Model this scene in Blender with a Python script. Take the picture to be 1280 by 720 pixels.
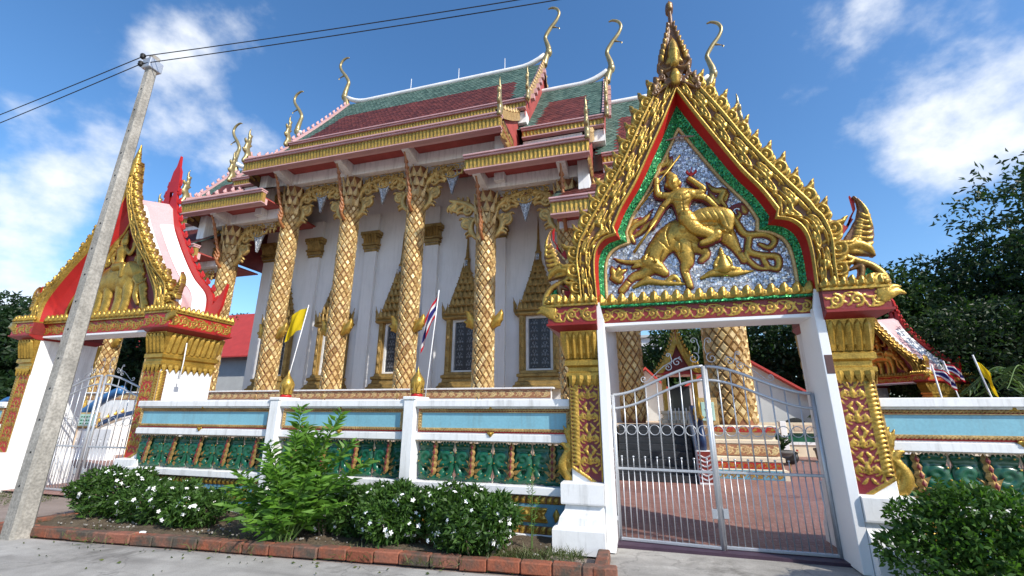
import bpy, math, random
import numpy as np
from mathutils import Vector, Matrix

for o in list(bpy.data.objects): bpy.data.objects.remove(o)
SC = bpy.context.scene
COL = SC.collection
random.seed(7); RNG = np.random.default_rng(11)
R = math.radians
# ------------------------------------------------------------------ camera
CAM_H = 1.75
cd = bpy.data.cameras.new('camera'); cam = bpy.data.objects.new('camera', cd); COL.objects.link(cam)
cd.sensor_width = 36; cd.lens = 550 / 1280 * 36; cd.clip_end = 3000; cd.clip_start = .05
_yaw, _pit, _rol = R(-16.14), R(16.1), R(.34)
_F = Vector((math.sin(_yaw)*math.cos(_pit), math.cos(_yaw)*math.cos(_pit), math.sin(_pit)))
_Rt = Vector((math.cos(_yaw), -math.sin(_yaw), 0)); _U = _Rt.cross(_F)
_Rr = _Rt*math.cos(_rol) + _U*math.sin(_rol); _Ur = _U*math.cos(_rol) - _Rt*math.sin(_rol)
cam.matrix_world = Matrix(((_Rr.x, _Ur.x, -_F.x, 0), (_Rr.y, _Ur.y, -_F.y, 0), (_Rr.z, _Ur.z, -_F.z, CAM_H), (0, 0, 0, 1)))
SC.camera = cam
# ------------------------------------------------------------------ sky and sun
SUN_DIR = Vector((.80, -.42, .72)).normalized()
SUN_EL = math.asin(SUN_DIR.z); SUN_ROT = math.atan2(SUN_DIR.x, SUN_DIR.y)
W = bpy.data.worlds.new('World'); SC.world = W; W.use_nodes = True
nt = W.node_tree; nt.nodes.clear()
def wn(t, **k):
    n = nt.nodes.new(t)
    for a, b in k.items(): setattr(n, a, b)
    return n
out = wn('ShaderNodeOutputWorld'); bg = wn('ShaderNodeBackground'); sky = wn('ShaderNodeTexSky')
sky.sky_type = 'NISHITA'; sky.sun_disc = False; sky.sun_elevation = SUN_EL; sky.sun_rotation = SUN_ROT
sky.air_density = 1.0; sky.dust_density = .8; sky.ozone_density = 3.0; sky.altitude = 0
bg.inputs[1].default_value = .15
tc = wn('ShaderNodeTexCoord')
mp = wn('ShaderNodeMapping'); mp.inputs['Scale'].default_value = (1, 1, 1.35)
nt.links.new(tc.outputs['Generated'], mp.inputs['Vector'])
n1 = wn('ShaderNodeTexNoise'); n1.inputs['Scale'].default_value = 3.1; n1.inputs['Detail'].default_value = 9; n1.inputs['Roughness'].default_value = .55; n1.inputs['Distortion'].default_value = 0
nt.links.new(mp.outputs[0], n1.inputs['Vector'])
def wmath(op, a, b=None, clamp=False):
    m = wn('ShaderNodeMath', operation=op, use_clamp=clamp)
    for i, v in enumerate((a, b)):
        if v is None: continue
        if isinstance(v, (int, float)): m.inputs[i].default_value = v
        else: nt.links.new(v, m.inputs[i])
    return m.outputs[0]
nv = wn('ShaderNodeVectorMath', operation='NORMALIZE'); nt.links.new(tc.outputs['Generated'], nv.inputs[0])
def bank(d, sharp, amp):            # a bank of cloud standing in one part of the sky
    v = Vector(d).normalized(); dp = wn('ShaderNodeVectorMath', operation='DOT_PRODUCT')
    nt.links.new(nv.outputs[0], dp.inputs[0]); dp.inputs[1].default_value = v
    x = wmath('MULTIPLY', wmath('SUBTRACT', 1.0, dp.outputs['Value']), -sharp)
    return wmath('MULTIPLY', wmath('EXPONENT', x), amp)
def pix(px, py):
    d = _Rr*((px-640)/550) + _Ur*(-(py-360)/550) + _F
    return d.normalized()
dens = n1.outputs['Fac']
cov = wmath('SUBTRACT', dens, .175)
for p, s, a in (((245, 135), 150, .17), ((120, 120), 150, .06), ((60, 250), 80, .05), ((305, 205), 260, .17), ((170, 50), 300, .11), ((1255, 50), 130, .20), ((1130, 195), 200, .20), ((1220, 180), 120, .06), ((1270, 330), 60, .05), ((20, 390), 40, .07), ((480, 60), 10, -.06), ((700, 200), 10, -.04)):
    cov = wmath('ADD', cov, bank(pix(*p), s, a))
cr = wn('ShaderNodeValToRGB'); nt.links.new(cov, cr.inputs[0])
e = cr.color_ramp.elements; e[0].position = .40; e[0].color = (0, 0, 0, 1); e[1].position = .585; e[1].color = (1, 1, 1, 1)
cr.color_ramp.interpolation = 'EASE'
mix = wn('ShaderNodeMix', data_type='RGBA'); nt.links.new(cr.outputs[0], mix.inputs['Factor'])
hs = wn('ShaderNodeHueSaturation'); hs.inputs['Saturation'].default_value = 1.2; nt.links.new(sky.outputs[0], hs.inputs['Color']); nt.links.new(hs.outputs[0], mix.inputs['A']); mix.inputs['B'].default_value = (4.9, 5.1, 5.4, 1)
nt.links.new(mix.outputs['Result'], bg.inputs[0]); nt.links.new(bg.outputs[0], out.inputs[0])
ld = bpy.data.lights.new('sun', 'SUN'); ld.energy = 3.7; ld.angle = R(.6); ld.color = (1, .95, .86)
sun = bpy.data.objects.new('sun', ld); COL.objects.link(sun); sun.rotation_euler = SUN_DIR.to_track_quat('Z', 'Y').to_euler(); sun.location = (20, -20, 40)
SC.view_settings.view_transform = 'Standard'; SC.view_settings.look = 'None'; SC.view_settings.gamma = 1; SC.view_settings.exposure = .58; SC.view_settings.use_curve_mapping = False
SC.render.resolution_x = 1024; SC.render.resolution_y = 576
# ------------------------------------------------------------------ materials
MATS = {}
class NT:
    def __init__(s, name):
        s.m = bpy.data.materials.new(name); s.m.use_nodes = True; s.t = s.m.node_tree
        s.b = s.t.nodes['Principled BSDF']; MATS[name] = s.m
    def n(s, t, **k):
        n = s.t.nodes.new(t)
        for a, b in k.items(): setattr(n, a, b)
        return n
    def l(s, a, b): s.t.links.new(a, b)
    def pos(s): 
        if not hasattr(s, '_p'): s._p = s.n('ShaderNodeNewGeometry').outputs['Position']
        return s._p
    def noise(s, sc, det=4, ro=.55, vec=None, dist=0):
        n = s.n('ShaderNodeTexNoise'); n.inputs['Scale'].default_value = sc; n.inputs['Detail'].default_value = det; n.inputs['Roughness'].default_value = ro; n.inputs['Distortion'].default_value = dist
        s.l(vec or s.pos(), n.inputs['Vector']); return n.outputs['Fac']
    def ramp(s, fac, stops, interp='LINEAR'):
        r = s.n('ShaderNodeValToRGB'); r.color_ramp.interpolation = interp; s.l(fac, r.inputs[0]); el = r.color_ramp.elements
        while len(el) < len(stops): el.new(.5)
        for x, (p, c) in zip(el, stops): x.position = p; x.color = (*c, 1) if len(c) == 3 else c
        return r.outputs[0]
    def mix(s, f, a, b, mode='MIX'):
        m = s.n('ShaderNodeMix', data_type='RGBA', blend_type=mode)
        for v, k in ((f, 'Factor'), (a, 'A'), (b, 'B')):
            if isinstance(v, (int, float)): m.inputs[k].default_value = v
            elif isinstance(v, tuple): m.inputs[k].default_value = (*v[:3], 1)
            else: s.l(v, m.inputs[k])
        return m.outputs['Result']
    def math(s, op, a, b=0, clamp=False):
        m = s.n('ShaderNodeMath', operation=op, use_clamp=clamp)
        for i, v in enumerate((a, b)):
            if isinstance(v, (int, float)): m.inputs[i].default_value = v
            else: s.l(v, m.inputs[i])
        return m.outputs[0]
    def bump(s, h, st=.3, d=.02):
        b = s.n('ShaderNodeBump'); b.inputs['Strength'].default_value = st; b.inputs['Distance'].default_value = d; s.l(h, b.inputs['Height'])
        if getattr(s, '_bn', None): s.l(s._bn, b.inputs['Normal'])
        s._bn = b.outputs[0]; s.l(s._bn, s.b.inputs['Normal'])
    def col(s, c):
        if isinstance(c, tuple): s.b.inputs['Base Color'].default_value = (*c, 1)
        else: s.l(c, s.b.inputs['Base Color'])
    def set(s, rough=.6, metal=0, spec=.5):
        s.b.inputs['Roughness'].default_value = rough; s.b.inputs['Metallic'].default_value = metal; s.b.inputs['Specular IOR Level'].default_value = spec
        return s
def sc3(c, k): return tuple(min(1, x*k) for x in c)
def paint(name, c, rough=.55, metal=0, var=.18, ns=1.7, fine=.08, bumpst=.12, bs=40, spec=.4, dirt=None):
    m = NT(name).set(rough, metal, spec)
    a = m.noise(ns, 5, .6); col = m.ramp(a, [(.3, sc3(c, 1-var)), (.7, sc3(c, 1+var*.7))])
    f = m.noise(bs, 3); col = m.mix(fine*2, col, m.ramp(f, [(.35, (.25, .25, .25)), (.65, (.8, .8, .8))]), 'OVERLAY')
    if dirt:                       # grime: streaks running down and blotches
        mp = m.n('ShaderNodeMapping'); mp.inputs['Scale'].default_value = (5, 5, .55); m.l(m.pos(), mp.inputs['Vector'])
        d = m.noise(1.6, 6, .65, mp.outputs[0]); fac = m.ramp(d, [(.50, (0, 0, 0)), (.78, (1, 1, 1))])
        col = m.mix(m.math('MULTIPLY', fac, dirt), col, (.16, .15, .13))
    m.col(col); m.bump(f, bumpst, .006); return m
paint('gold', (.43, .265, .048), .34, .6, .35, 5, .2, .5, 55, .5)
paint('gold_dull', (.36, .23, .072), .48, .4, .4, 4, .22, .5, 40)
paint('gold_pale', (.50, .335, .14), .42, .3, .32, 3.0, .26, .5, 35)
paint('white', (.78, .78, .77), .5, 0, .08, 1.2, .06, .12, 30, .4, .5)
paint('white_clean', (.80, .80, .80), .45, 0, .04, 1, .03, .06, 30)
paint('cella_white', (.82, .81, .80), .6, 0, .06, .8, .05, .1, 20, .3, .15)
paint('red', (.40, .014, .012), .4, 0, .15, 2, .05, .08)
paint('red_mid', (.24, .016, .014), .45, 0, .15, 2, .05, .08)
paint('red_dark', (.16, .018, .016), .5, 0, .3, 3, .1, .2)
paint('soffit_red', (.36, .07, .06), .6, 0, .2, 2)
paint('pink', (.52, .31, .31), .6, 0, .15, 1.4, .08, .15)
paint('pink_pale', (.62, .38, .38), .5, 0, .1, 2, .08, .2)
paint('fascia_back', (.44, .27, .085), .5, .3, .25, 3)
paint('blue_panel', (.20, .43, .52), .5, 0, .09, 1.6, .05, .08, 30, .4, .4)
paint('blue_dado', (.11, .27, .36), .5, 0, .15, 1.5, .08, .1, 30, .4, .4)
paint('blue_deep', (.06, .17, .27), .5, 0, .2, 2)
paint('green_enamel', (.006, .085, .042), .28, 0, .25, 4, .08, .15, 40, .6)
paint('purple', (.055, .03, .05), .5, 0, .2, 3)
paint('silver', (.50, .52, .55), .38, .55, .1, 3, .06, .08, 60)
paint('wire', (.02, .02, .022), .6)
paint('concrete_pole', (.32, .30, .265), .85, 0, .3, 2.2, .2, .7, 30, .2, .6)
paint('column_core', (.20, .075, .03), .6, 0, .3, 4, .2, .4)
paint('dark_wood', (.05, .022, .014), .6, 0, .3, 3)
paint('black_stone', (.035, .038, .042), .35, 0, .3, 3)
paint('stone_trim', (.55, .42, .30), .7, 0, .25, 3, .15, .4)
paint('flame_brown', (.33, .20, .06), .42, .4, .3, 6, .2, .4, 35)
paint('navy', (.015, .035, .09), .35)
paint('naga_blue', (.03, .13, .32), .3, 0, .2, 4)
paint('mint', (.42, .62, .52), .5)
paint('ink', (.012, .012, .012), .6)
paint('text_green', (.02, .16, .06), .5)
paint('chofa', (.34, .27, .13), .35, .5, .25, 3, .1, .2)
paint('hall_wall', (.50, .51, .50), .7, 0, .08)
paint('roof_red', (.42, .045, .035), .55, 0, .15)
paint('flat_white', (.75, .75, .74), .6)
paint('glass_dark', (.03, .035, .04), .12)
paint('pot', (.10, .095, .09), .7)
paint('plaque', (.10, .05, .045), .4)
paint('trunk', (.16, .12, .085), .9, 0, .35, 5, .2, .7, 25)
paint('flower', (.82, .82, .80), .6, 0, .04)
paint('stem', (.10, .17, .04), .7)
paint('hen', (.012, .011, .012), .5)
paint('comb_red', (.45, .03, .02), .5)
paint('pale_wall', (.68, .58, .42), .7, 0, .12)
for nm, src in (('gold_scale', 'rnd'), ('gold_plate', None)):
    m = NT(nm).set(.4, .3, .5)
    f = m.n('ShaderNodeAttribute', attribute_name='rnd').outputs['Fac'] if src else m.n('ShaderNodeObjectInfo').outputs['Random']
    c = m.ramp(f, [(0, (.34, .20, .07)), (.35, (.52, .345, .14)), (.75, (.57, .40, .17)), (1, (.62, .47, .24))]); n = m.noise(45, 3); n2 = m.noise(1.6, 5, .65)
    c = m.mix(.5, c, m.ramp(n2, [(.3, (.3,)*3), (.7, (.68,)*3)]), 'OVERLAY'); m.col(m.mix(.4, c, m.ramp(n, [(.35, (.22,)*3), (.65, (.8,)*3)]), 'OVERLAY')); m.bump(n, .6, .008)
def leafmat(name, a, b, rough=.5, tr=.35):
    m = NT(name).set(rough, 0, .35)
    at = m.n('ShaderNodeAttribute', attribute_name='rnd'); c = m.ramp(at.outputs['Fac'], [(0, a), (1, b)])
    n = m.noise(1.4, 3); c = m.mix(.45, c, m.ramp(n, [(.3, (.3, .3, .3)), (.7, (.72, .72, .72))]), 'OVERLAY')
    m.col(c)
    t = m.n('ShaderNodeBsdfTranslucent'); m.l(m.mix(1, c, (1.2, 1.35, .5), 'MULTIPLY'), t.inputs['Color'])
    mx = m.n('ShaderNodeMixShader'); mx.inputs[0].default_value = tr
    o = m.t.nodes['Material Output']; m.l(m.b.outputs[0], mx.inputs[1]); m.l(t.outputs[0], mx.inputs[2]); m.l(mx.outputs[0], o.inputs[0])
leafmat('leaf_dark', (.026, .066, .013), (.085, .17, .034))
leafmat('leaf_mid', (.028, .075, .013), (.08, .175, .03))
leafmat('leaf_bright', (.05, .13, .014), (.13, .27, .03))
leafmat('leaf_tree', (.010, .028, .010), (.030, .068, .020))
leafmat('leaf_tree2', (.022, .055, .014), (.062, .115, .030))
leafmat('grass', (.045, .075, .02), (.13, .15, .05))
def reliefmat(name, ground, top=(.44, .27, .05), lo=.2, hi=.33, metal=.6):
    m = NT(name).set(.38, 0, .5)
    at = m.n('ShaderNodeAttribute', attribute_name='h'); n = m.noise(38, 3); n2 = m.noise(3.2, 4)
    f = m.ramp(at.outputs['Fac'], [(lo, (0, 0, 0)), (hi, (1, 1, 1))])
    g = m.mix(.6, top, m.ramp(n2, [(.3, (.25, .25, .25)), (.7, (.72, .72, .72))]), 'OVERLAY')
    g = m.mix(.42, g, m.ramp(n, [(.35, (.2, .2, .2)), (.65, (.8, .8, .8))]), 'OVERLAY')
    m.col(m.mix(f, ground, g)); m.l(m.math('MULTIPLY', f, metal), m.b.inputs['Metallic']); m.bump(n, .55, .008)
reliefmat('relief_red', (.36, .018, .014)); reliefmat('relief_purple', (.15, .014, .02)); reliefmat('relief_dark', (.20, .015, .012))
reliefmat('relief_blue', (.12, .30, .40)); reliefmat('relief_gold', (.17, .07, .018)); reliefmat('relief_dull', (.07, .03, .016), (.38, .245, .075), metal=.4); reliefmat('relief_gilt_shade', (.15, .065, .016), lo=.40, hi=.56); reliefmat('relief_gilt_shade2', (.16, .08, .03), (.52, .34, .11), .12, .3, .4); reliefmat('relief_bull', (.24, .13, .025), lo=.10, hi=.2)  # crocket and finial gilt: recess shade painted brown into the colour
reliefmat('relief_trim', (.34, .16, .08), (.66, .47, .22), metal=.2); reliefmat('relief_silver', (.022, .024, .03), (.16, .165, .18), .3, .5, .4); reliefmat('relief_chevron', (.20, .03, .02), (.5, .5, .52), .3, .5, .2); reliefmat('strut', (.30, .115, .04), (.42, .26, .08), .2, .4, .3)
def mosaic(name, cols, scale, rough=.12, metal=.75, tilt=.9):
    m = NT(name).set(rough, metal, .6)
    v = m.n('ShaderNodeTexVoronoi'); v.inputs['Scale'].default_value = scale; v.inputs['Randomness'].default_value = .55; m.l(m.pos(), v.inputs['Vector'])
    sp = m.n('ShaderNodeSeparateColor'); m.l(v.outputs['Color'], sp.inputs[0])
    c = m.ramp(sp.outputs[0], cols, 'CONSTANT')
    d = m.n('ShaderNodeTexVoronoi', feature='DISTANCE_TO_EDGE'); d.inputs['Scale'].default_value = scale; d.inputs['Randomness'].default_value = .55; m.l(m.pos(), d.inputs['Vector'])
    e = m.ramp(d.outputs['Distance'], [(.02, (0, 0, 0)), (.07, (1, 1, 1))])
    m.col(m.mix(e, sc3(cols[0][1], .25), c)); m.l(m.ramp(e, [(0, (.7,)*3), (1, (rough,)*3)]), m.b.inputs['Roughness'])
    # each little glass piece is set at its own angle
    g = m.n('ShaderNodeNewGeometry'); cv = m.n('ShaderNodeVectorMath', operation='SUBTRACT'); m.l(v.outputs['Color'], cv.inputs[0]); cv.inputs[1].default_value = (.5, .5, .5)
    sv = m.n('ShaderNodeVectorMath', operation='SCALE'); m.l(cv.outputs[0], sv.inputs[0]); sv.inputs['Scale'].default_value = tilt
    ad = m.n('ShaderNodeVectorMath', operation='ADD'); m.l(g.outputs['Normal'], ad.inputs[0]); m.l(sv.outputs[0], ad.inputs[1])
    no = m.n('ShaderNodeVectorMath', operation='NORMALIZE'); m.l(ad.outputs[0], no.inputs[0]); m.l(no.outputs[0], m.b.inputs['Normal'])
mosaic('mirror_mosaic', [(0, (.42, .43, .46)), (.3, (.62, .63, .66)), (.6, (.78, .79, .82)), (.85, (.36, .37, .40))], 30, .22, .45, .45)
mosaic('green_mosaic', [(0, (.01, .16, .05)), (.4, (.02, .30, .09)), (.75, (.05, .42, .14))], 48, .12, .45, .8)
mosaic('silver_mosaic', [(0, (.35, .36, .38)), (.5, (.66, .67, .69)), (.8, (.3, .3, .32))], 26, .25, .25, .5)
# roof tiles
for nm, a, b in (('tile_red', (.085, .020, .018), (.18, .044, .034)), ('tile_green', (.045, .095, .075), (.125, .20, .16))):
    m = NT(nm).set(.62, 0, .35); at = m.n('ShaderNodeAttribute', attribute_name='rnd')
    c = m.ramp(at.outputs['Fac'], [(0, a), (1, b)]); n = m.noise(1.1, 5, .65); m.col(m.mix(.5, c, m.ramp(n, [(.3, (.28,)*3), (.7, (.72,)*3)]), 'OVERLAY'))
# ground materials
m = NT('street_concrete').set(.88, 0, .25)
n = m.noise(.5, 7, .62); n2 = m.noise(3.2, 6, .6); n3 = m.noise(90, 3); st = m.noise(.9, 6, .7, dist=.6)
c = m.ramp(n, [(.3, (.25, .235, .212)), (.7, (.40, .382, .35))]); c = m.mix(.5, c, m.ramp(n2, [(.3, (.35,)*3), (.7, (.66,)*3)]), 'OVERLAY')
c = m.mix(.35, c, m.ramp(n3, [(.3, (.25,)*3), (.7, (.75,)*3)]), 'OVERLAY')
c = m.mix(m.math('MULTIPLY', m.ramp(st, [(.54, (0, 0, 0)), (.66, (1, 1, 1))]), .8), c, (.13, .12, .105))
mpn = m.n('ShaderNodeMapping'); mpn.inputs['Scale'].default_value = (.6, 3.2, 1); mpn.inputs['Rotation'].default_value = (0, 0, -.15); m.l(m.pos(), mpn.inputs['Vector'])
tr_ = m.noise(.8, 5, .6, mpn.outputs[0]); c = m.mix(m.math('MULTIPLY', m.ramp(tr_, [(.5, (0, 0, 0)), (.7, (1, 1, 1))]), .55), c, (.15, .14, .128))
vd = m.n('ShaderNodeTexVoronoi', feature='DISTANCE_TO_EDGE'); vd.inputs['Scale'].default_value = .42; wv = m.n('ShaderNodeTexNoise'); wv.inputs['Scale'].default_value = 2.2; wv.inputs['Detail'].default_value = 6; m.l(m.pos(), wv.inputs['Vector'])
vm = m.n('ShaderNodeVectorMath', operation='ADD'); m.l(m.pos(), vm.inputs[0]); m.l(wv.outputs['Color'], vm.inputs[1]); m.l(vm.outputs[0], vd.inputs['Vector'])
c = m.mix(m.ramp(vd.outputs['Distance'], [(.0, (.4,)*3), (.01, (0, 0, 0))]), c, (.09, .085, .08))
m.col(c); m.bump(n2, .25, .02); m.bump(n3, .4, .006)
m = NT('forecourt').set(.85, 0, .25); n = m.noise(.9, 6, .6); n3 = m.noise(60, 3)
c = m.ramp(n, [(.3, (.20, .155, .13)), (.7, (.33, .27, .235))]); m.col(m.mix(.3, c, m.ramp(n3, [(.3, (.25,)*3), (.7, (.75,)*3)]), 'OVERLAY')); m.bump(n3, .4, .006)
m = NT('soil').set(.95, 0, .1); n = m.noise(2.5, 7, .7); n3 = m.noise(30, 5, .7); m.col(m.mix(.6, m.ramp(n, [(.3, (.075, .055, .036)), (.7, (.17, .135, .095))]), m.ramp(n3, [(.3, (.2,)*3), (.7, (.8,)*3)]), 'OVERLAY')); m.bump(n3, .9, .03)
m = NT('kerb_brick').set(.85, 0, .2); n = m.noise(3, 6, .65); n3 = m.noise(40, 4)
oi = m.n('ShaderNodeObjectInfo'); c = m.ramp(oi.outputs['Random'], [(0, (.21, .07, .04)), (.5, (.30, .098, .054)), (1, (.26, .11, .074))])
g = m.n('ShaderNodeNewGeometry'); sx = m.n('ShaderNodeSeparateXYZ'); m.l(g.outputs['Normal'], sx.inputs[0])
c = m.mix(m.ramp(n, [(.42, (0, 0, 0)), (.62, (1, 1, 1))]), c, (.085, .07, .055)); m.col(m.mix(.35, c, m.ramp(n3, [(.3, (.25,)*3), (.7, (.75,)*3)]), 'OVERLAY')); m.bump(n3, .6, .01); m.bump(n, .4, .02)
m = NT('paving').set(.55, 0, .45)
br = m.n('ShaderNodeTexBrick'); br.offset = .5; br.inputs['Scale'].default_value = 1; br.inputs['Brick Width'].default_value = .2; br.inputs['Row Height'].default_value = .1; br.inputs['Mortar Size'].default_value = .006
br.inputs['Color1'].default_value = (.20, .085, .068, 1); br.inputs['Color2'].default_value = (.28, .135, .105, 1); br.inputs['Mortar'].default_value = (.33, .25, .22, 1)
mpn = m.n('ShaderNodeMapping'); mpn.inputs['Rotation'].default_value = (0, 0, .0); m.l(m.pos(), mpn.inputs['Vector']); m.l(mpn.outputs[0], br.inputs['Vector'])
n = m.noise(.7, 5, .6); m.col(m.mix(.5, br.outputs['Color'], m.ramp(n, [(.3, (.3,)*3), (.7, (.7,)*3)]), 'OVERLAY')); m.bump(br.outputs['Fac'], -.3, .004)
def flagmat(name, stripes):
    m = NT(name).set(.8, 0, .1); tcn = m.n('ShaderNodeAttribute', attribute_name='v')
    m.col(m.ramp(tcn.outputs['Fac'], stripes, 'CONSTANT'))
    t = m.n('ShaderNodeBsdfTranslucent'); m.l(m.b.inputs['Base Color'].links[0].from_socket, t.inputs['Color'])
    mx = m.n('ShaderNodeMixShader'); mx.inputs[0].default_value = .35; o = m.t.nodes['Material Output']; m.l(m.b.outputs[0], mx.inputs[1]); m.l(t.outputs[0], mx.inputs[2]); m.l(mx.outputs[0], o.inputs[0])
flagmat('flag_thai', [(0, (.5, .02, .035)), (.167, (.75, .75, .74)), (.333, (.03, .03, .16)), (.667, (.75, .75, .74)), (.833, (.5, .02, .035))])
flagmat('flag_yellow', [(0, (.75, .56, .02)), (.99, (.75, .56, .02))])
# ------------------------------------------------------------------ mesh helpers
def raw_mesh(name, V, F, smooth=False, attrs=None):
    me = bpy.data.meshes.new(name)
    if isinstance(F, np.ndarray):
        V = np.asarray(V, dtype=np.float32); n, k = F.shape
        me.vertices.add(len(V)); me.vertices.foreach_set('co', V.ravel())
        me.loops.add(n*k); me.loops.foreach_set('vertex_index', F.astype(np.int32).ravel())
        me.polygons.add(n); me.polygons.foreach_set('loop_start', np.arange(0, n*k, k, dtype=np.int32))
        if smooth: me.polygons.foreach_set('use_smooth', np.ones(n, dtype=bool))
        me.update(calc_edges=True); me.validate()
    else:
        me.from_pydata([tuple(v) for v in V], [], F)
        if smooth: me.polygons.foreach_set('use_smooth', [True]*len(me.polygons))
    for a, d in (attrs or {}).items():
        at = me.attributes.new(a, 'FLOAT', 'POINT'); at.data.foreach_set('value', np.asarray(d, dtype=np.float32))
    return me
def put(name, me, mat, parent=None, loc=(0, 0, 0), rot=(0, 0, 0), scale=(1, 1, 1), kind=None):
    o = bpy.data.objects.new(name, me); COL.objects.link(o)
    if me is not None and mat:
        mats = mat if isinstance(mat, (list, tuple)) else [mat]
        if len(me.materials) == 0:
            for q in mats: me.materials.append(MATS[q])
        elif me.materials[0] != MATS[mats[0]]:
            for i, q in enumerate(mats): o.material_slots[i].link = 'OBJECT'; o.material_slots[i].material = MATS[q]
    if parent: o.parent = parent
    o.location = loc; o.rotation_euler = rot; o.scale = scale if hasattr(scale, '__len__') else (scale,)*3
    if kind: o['kind'] = kind
    return o
def tag(o, label, cat, group=None):
    o['label'] = label; o['category'] = cat
    if group: o['group'] = group
    return o
def thing(name, label, cat, loc=(0, 0, 0), rz=0, group=None):
    return tag(put(name, None, None, None, loc, (0, 0, rz)), label, cat, group)
class MB:
    """collects shapes; org is subtracted from every vertex"""
    def __init__(s, org=(0, 0, 0)): s.v = []; s.f = []; s.m = []; s.o = Vector(org); s.cur = 0
    def add(s, V, F, M=None):
        b = len(s.v)
        for p in V:
            q = Vector(p)
            if M is not None: q = M @ q
            s.v.append(q - s.o)
        for f in F: s.f.append(tuple(i+b for i in f)); s.m.append(s.cur)
        return s
    def box(s, x0, x1, y0, y1, z0, z1, c=0, M=None):
        if x1 < x0: x0, x1 = x1, x0
        if c <= 0:
            V = [(x0, y0, z0), (x1, y0, z0), (x1, y1, z0), (x0, y1, z0), (x0, y0, z1), (x1, y0, z1), (x1, y1, z1), (x0, y1, z1)]
            return s.add(V, [(0, 3, 2, 1), (4, 5, 6, 7), (0, 1, 5, 4), (1, 2, 6, 5), (2, 3, 7, 6), (3, 0, 4, 7)], M)
        V = []
        for sx in (0, 1):
            for sy in (0, 1):
                for sz in (0, 1):
                    X = (x0, x1)[sx]; Y = (y0, y1)[sy]; Z = (z0, z1)[sz]; ix = X+c if sx == 0 else X-c; iy = Y+c if sy == 0 else Y-c; iz = Z+c if sz == 0 else Z-c
                    V += [(X, iy, iz), (ix, Y, iz), (ix, iy, Z)]
        def I(a, b, d, k): return (a*4+b*2+d)*3+k
        F = []
        F += [(I(0,0,0,0), I(0,0,1,0), I(0,1,1,0), I(0,1,0,0)), (I(1,0,0,0), I(1,1,0,0), I(1,1,1,0), I(1,0,1,0))]
        F += [(I(0,0,0,1), I(1,0,0,1), I(1,0,1,1), I(0,0,1,1)), (I(0,1,0,1), I(0,1,1,1), I(1,1,1,1), I(1,1,0,1))]
        F += [(I(0,0,0,2), I(0,1,0,2), I(1,1,0,2), I(1,0,0,2)), (I(0,0,1,2), I(1,0,1,2), I(1,1,1,2), I(0,1,1,2))]
        for a in (0, 1):
            for b in (0, 1):
                F.append((I(a,b,0,0), I(a,b,0,1), I(a,b,1,1), I(a,b,1,0)))
                F.append((I(a,0,b,0), I(a,0,b,2), I(a,1,b,2), I(a,1,b,0)))
                F.append((I(0,a,b,1), I(0,a,b,2), I(1,a,b,2), I(1,a,b,1)))
                for d in (0, 1): F.append((I(a,b,d,0), I(a,b,d,1), I(a,b,d,2)))
        return s.add(V, F, M)
    def tube(s, pts, rad, n=8, M=None, cap=True, flat=1.0, up=None):
        P = [Vector(p) for p in pts]; rs = rad if hasattr(rad, '__len__') else [rad]*len(P)
        V = []; F = []; ref = None
        for i, p in enumerate(P):
            t = (P[min(i+1, len(P)-1)] - P[max(i-1, 0)]).normalized()
            if ref is None: ref = Vector(up) if up else (Vector((0, 0, 1)) if abs(t.z) < .9 else Vector((0, 1, 0)))
            a = ref - t*ref.dot(t)
            if a.length < 1e-5: a = t.orthogonal()
            a.normalize(); b = t.cross(a); ref = a
            for k in range(n):
                w = 2*math.pi*k/n; V.append(p + a*math.cos(w)*rs[i] + b*math.sin(w)*rs[i]*flat)
        for i in range(len(P)-1):
            for k in range(n):
                k2 = (k+1) % n; F.append((i*n+k, i*n+k2, (i+1)*n+k2, (i+1)*n+k))
        if cap: F.append(tuple(range(n-1, -1, -1))); F.append(tuple((len(P)-1)*n+k for k in range(n)))
        return s.add(V, F, M)
    def lathe(s, prof, n=16, c=(0, 0, 0), M=None, sq=False):
        V = []; F = []
        for r, z in prof:
            for k in range(n):
                w = 2*math.pi*(k+.5)/n; V.append((c[0]+r*math.cos(w), c[1]+r*math.sin(w), c[2]+z))
        for i in range(len(prof)-1):
            for k in range(n):
                k2 = (k+1) % n; F.append((i*n+k, i*n+k2, (i+1)*n+k2, (i+1)*n+k))
        F.append(tuple(range(n-1, -1, -1))); F.append(tuple((len(prof)-1)*n+k for k in range(n)))
        return s.add(V, F, M)
    def prism(s, poly, y0, y1, M=None):         # polygon in (x, z), extruded along y
        n = len(poly); V = [(x, y0, z) for x, z in poly] + [(x, y1, z) for x, z in poly]
        return s.add(V, [tuple(range(n-1, -1, -1)), tuple(range(n, 2*n))] + [(i, (i+1) % n, n+(i+1) % n, n+i) for i in range(n)], M)
    def strip(s, A, B, M=None):                 # quads between two rows of points
        n = len(A); return s.add(list(A)+list(B), [(i, i+1, n+i+1, n+i) for i in range(n-1)], M)
    def stepped(s, cx, cy, prof, wx, wy):       # square mouldings: prof = [(extra, z)...] around half-sizes wx, wy
        V = []; F = []
        for e, z in prof:
            V += [(cx-wx-e, cy-wy-e, z), (cx+wx+e, cy-wy-e, z), (cx+wx+e, cy+wy+e, z), (cx-wx-e, cy+wy+e, z)]
        for i in range(len(prof)-1):
            for k in range(4): k2 = (k+1) % 4; F.append((i*4+k, i*4+k2, i*4+4+k2, i*4+4+k))
        F.append((3, 2, 1, 0)); L = (len(prof)-1)*4; F.append((L, L+1, L+2, L+3))
        return s.add(V, F)
    def mesh(s, name, smooth=False):
        me = raw_mesh(name, s.v, s.f, smooth)
        if any(s.m): me.polygons.foreach_set('material_index', s.m)
        return me
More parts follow.
